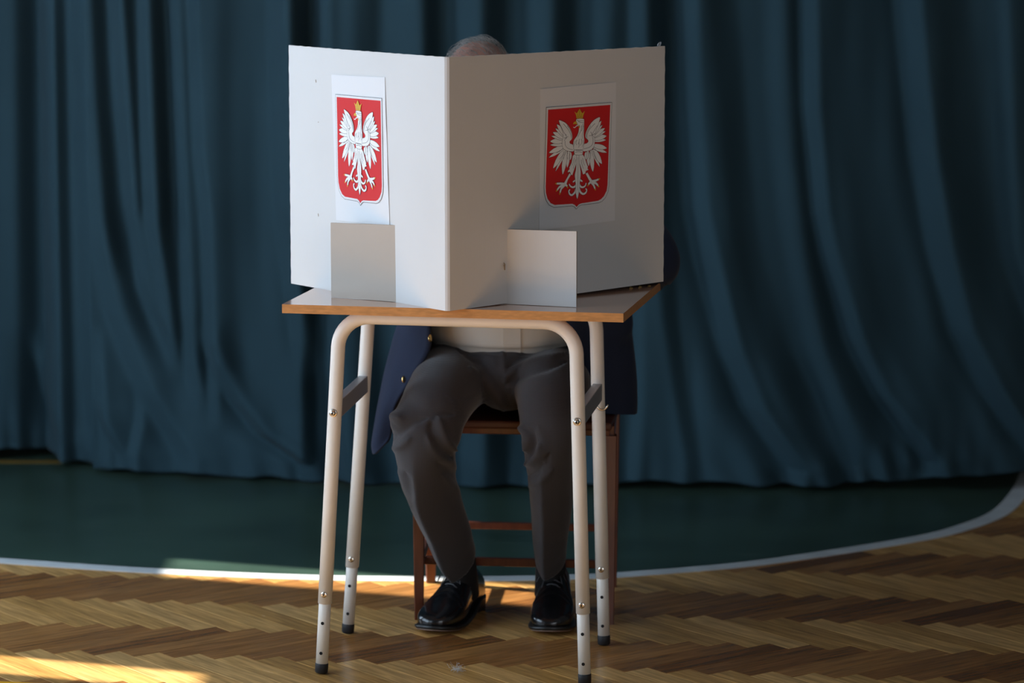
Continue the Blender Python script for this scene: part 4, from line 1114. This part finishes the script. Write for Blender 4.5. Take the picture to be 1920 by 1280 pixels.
# ---- socks and shoes
for s in (-1, 1):
    q = legs[s][-1]; bm = bmesh.new()
    add_tube(bm, [Vector((q[0] + (.006 if s < 0 else 0), q[1] + .042, .05)), Vector((q[0] + (.004 if s < 0 else 0), q[1] + .030, .10)), Vector((q[0], q[1] + .006, .150))], [(.036, .044), (.034, .042), (.032, .036)], 20, ref=(1, 0, 0))
    so_ = build('sock', bm, M_sock, man, True)
def shoe(heel, toe, label, turn):
    F = (toe - heel); LN = F.length; F.normalize(); S = Vector((-F.y, F.x, 0))   # S: to the left of the walking direction
    def W(l, f, z): return heel + S * l + F * f + EZ * z
    sec = [(0.0, .018, .024, .060), (.008, .027, .020, .074), (.03, .0335, .019, .096), (.06, .034, .019, .114), (.095, .034, .018, .124), (.125, .036, .016, .112), (.155, .040, .013, .093), (.19, .0455, .011, .073), (.225, .0475, .011, .060), (.255, .045, .012, .0515), (.278, .038, .014, .045), (.292, .025, .017, .038), (.299, .008, .021, .030)]
    k = LN / 0.300
    bm = bmesh.new(); rings = []
    for f, w, zb, zt in catmull(sec, 4):
        ring = []
        for i in range(28):
            th = 2 * math.pi * i / 28; cs, sn = math.cos(th), math.sin(th)
            pw = .62 if sn > 0 else .5
            narrow = 1.0
            if sn > 0: narrow = 1 - .36 * sn * min(1, max(0, (zt - .055) / .05))
            x = w * math.copysign(abs(cs) ** .75, cs) * narrow
            z = zb + .5 * (zt - zb) * (1 + math.copysign(abs(sn) ** pw, sn)) if sn > 0 else zb + .5 * (zt - zb) * (1 - abs(sn) ** pw)
            bend = .004 * math.sin(math.pi * min(1, f / .3))
            ring.append(W(x + bend, f * k, z))
        rings.append(ring)
    ring_loft(bm, rings)
    up_ = fused(bm, 0.0035, 2, 'shoe'); sh_ = obj_from('shoe', up_, M_shoe, man, True); sh_['label'] = label
    c0 = mesh_co(up_); n0 = mesh_no(up_)
    loc = np.stack([(c0 - np.array(heel)) @ np.array(S), (c0 - np.array(heel)) @ np.array(F) / k, c0[:, 2]], 1)
    h = np.zeros(len(c0))
    for fp, hh, wd in ((.186, -.0016, .0035), (.196, .0012, .004), (.176, .0010, .004), (.168, -.0013, .003)):
        h += hh * np.exp(-((loc[:, 1] - fp - .9 * loc[:, 0] ** 2 / .05) / wd) ** 2) * (loc[:, 2] > .05)
    h += -.0012 * np.exp(-((np.abs(loc[:, 0]) - .010 - .05 * np.clip(.17 - loc[:, 1], 0, 1)) / .0022) ** 2) * ((loc[:, 1] > .10) & (loc[:, 1] < .165) & (loc[:, 2] > .07))
    set_co(up_, c0 + n0 * h[:, None])
    # welt and sole: flat outline, slightly wider than the upper, toe lifted
    bm = bmesh.new(); so_pts = catmull([(q[0], q[1] + .0035) for q in sec], 4); bm2 = bmesh.new()
    def outline(zf, extra, f0=0.0, f1=.303):
        Lp, Rp = [], []
        for f, w in so_pts:
            ff = f0 + (f1 - f0) * f / .299
            z = zf(ff); bend = .004 * math.sin(math.pi * min(1, ff / .3))
            e2 = extra - .0035 * max(0, 1 - ff / .10)
            Lp.append(W(w + e2 + bend, ff * k, z)); Rp.append(W(-(w + e2) + bend, ff * k, z))
        return Lp + Rp[::-1]
    rise = lambda f: .021 * max(0, 1 - max(0, f - .06) / .07) ** 1.3 if f > .06 else .021
    toe_up = lambda f: .010 * max(0, (f - .21) / .09) ** 1.6
    ring_loft(bm, [outline(lambda f: rise(f) + toe_up(f) + .0035, -.001), outline(lambda f: rise(f) + toe_up(f) + .0065, .001), outline(lambda f: rise(f) + toe_up(f) + .0100, .0012), outline(lambda f: rise(f) + toe_up(f) + .0115, -.004)])
    so1 = build('welt', bm, M_sole, sh_, True)
    ring_loft(bm2, [outline(lambda f: rise(f) + toe_up(f) * 1.0 + .0006, -.004), outline(lambda f: rise(f) + toe_up(f) + .0035, -.0012)])
    build('sole', bm2, M_sole_b, sh_, True)
    bm = bmesh.new(); hb = []
    for z, sc in ((0.0006, .95), (.012, .97), (.024, 1.0)):
        pts = []
        for i in range(24):
            th = 2 * math.pi * i / 24; x = .034 * sc * math.copysign(abs(math.cos(th)) ** .7, math.cos(th)); y_ = .034 + .036 * sc * math.copysign(abs(math.sin(th)) ** (.6 if math.sin(th) < 0 else .3), math.sin(th))
            pts.append(W(x, y_ * k, z))
        hb.append(pts)
    ring_loft(bm, hb); build('heel', bm, M_sole, sh_, False)
    # laces: rows across the throat, a bow with two loops and two ends
    bm = bmesh.new()
    def top_at(f): 
        zt = np.interp(f, [q[0] for q in sec], [q[3] for q in sec]); return zt
    for i in range(5):
        f = .172 - .0125 * i; z = top_at(f) + .0022
        add_tube(bm, [W(.016 + .001 * i + .002, f * k, z - .006), W(.008, (f - .002) * k, z + .0006), W(0, (f - .004) * k, z + .0016), W(-.008, (f - .006) * k, z + .0006), W(-.016 - .001 * i, (f - .008) * k, z - .005)], .0017, 6)
    kz = top_at(.108) + .002; kf = .112
    for sgn, dn in ((1, .012), (-1, .0)):
        loop = [(0, kf, kz), (sgn * .012, kf + .014, kz + .006), (sgn * .026, kf + .030, kz - .014 - dn), (sgn * .036, kf + .034, kz - .034 - dn), (sgn * .036, kf + .022, kz - .026 - dn), (sgn * .022, kf + .010, kz - .004), (0, kf, kz)]
        add_tube(bm, [W(p[0], p[1] * k, p[2]) for p in catmull(loop, 5)], .0011, 6)
        end = [(0, kf, kz), (sgn * .012, kf + .022, kz - .004), (sgn * .020, kf + .046, kz - .030), (sgn * .026, kf + .056, kz - .050)]
        add_tube(bm, [W(p[0], p[1] * k, p[2]) for p in catmull(end, 5)], .0011, 6)
    build('laces', bm, M_lace, sh_, True)
def g2(px, py): P = at_z(px, py, 0); return Vector((P.x, P.y, 0))
tL = g2(806, 1191); hL = tL + Vector((.095, .283, 0)).normalized() * 0.298
tR = g2(1030, 1193); hR = tR + Vector((.018, .297, 0)).normalized() * 0.298
shoe(hL, tL, 'black leather lace-up shoe turned outwards', -1); shoe(hR, tR, 'black leather lace-up shoe pointing straight ahead', 1)

# ================================================================== SMALL THINGS ON THE FLOOR
bm = bmesh.new(); c = at_z(856, 1256, 0.002); r5 = random.Random(4)
for k in range(60):
    p = c + Vector((r5.gauss(0, .0045), r5.gauss(0, .007), abs(r5.gauss(.003, .003)))); q = [p]
    d = Vector((r5.gauss(0, 1), r5.gauss(0, 1), r5.gauss(0, .4))).normalized()
    for _ in range(4):
        d = (d + Vector((r5.gauss(0, .6), r5.gauss(0, .6), r5.gauss(0, .4)))).normalized(); e = q[-1] + d * .0035; e.z = max(e.z, .0012); q.append(e)
    add_tube(bm, q, .00022, 3, cap=False)
tag(build('dust_fluff', bm, M_lint, None, False, recalc=False), 'small tuft of pale dust fluff on the parquet in front of the shoes', 'dust')
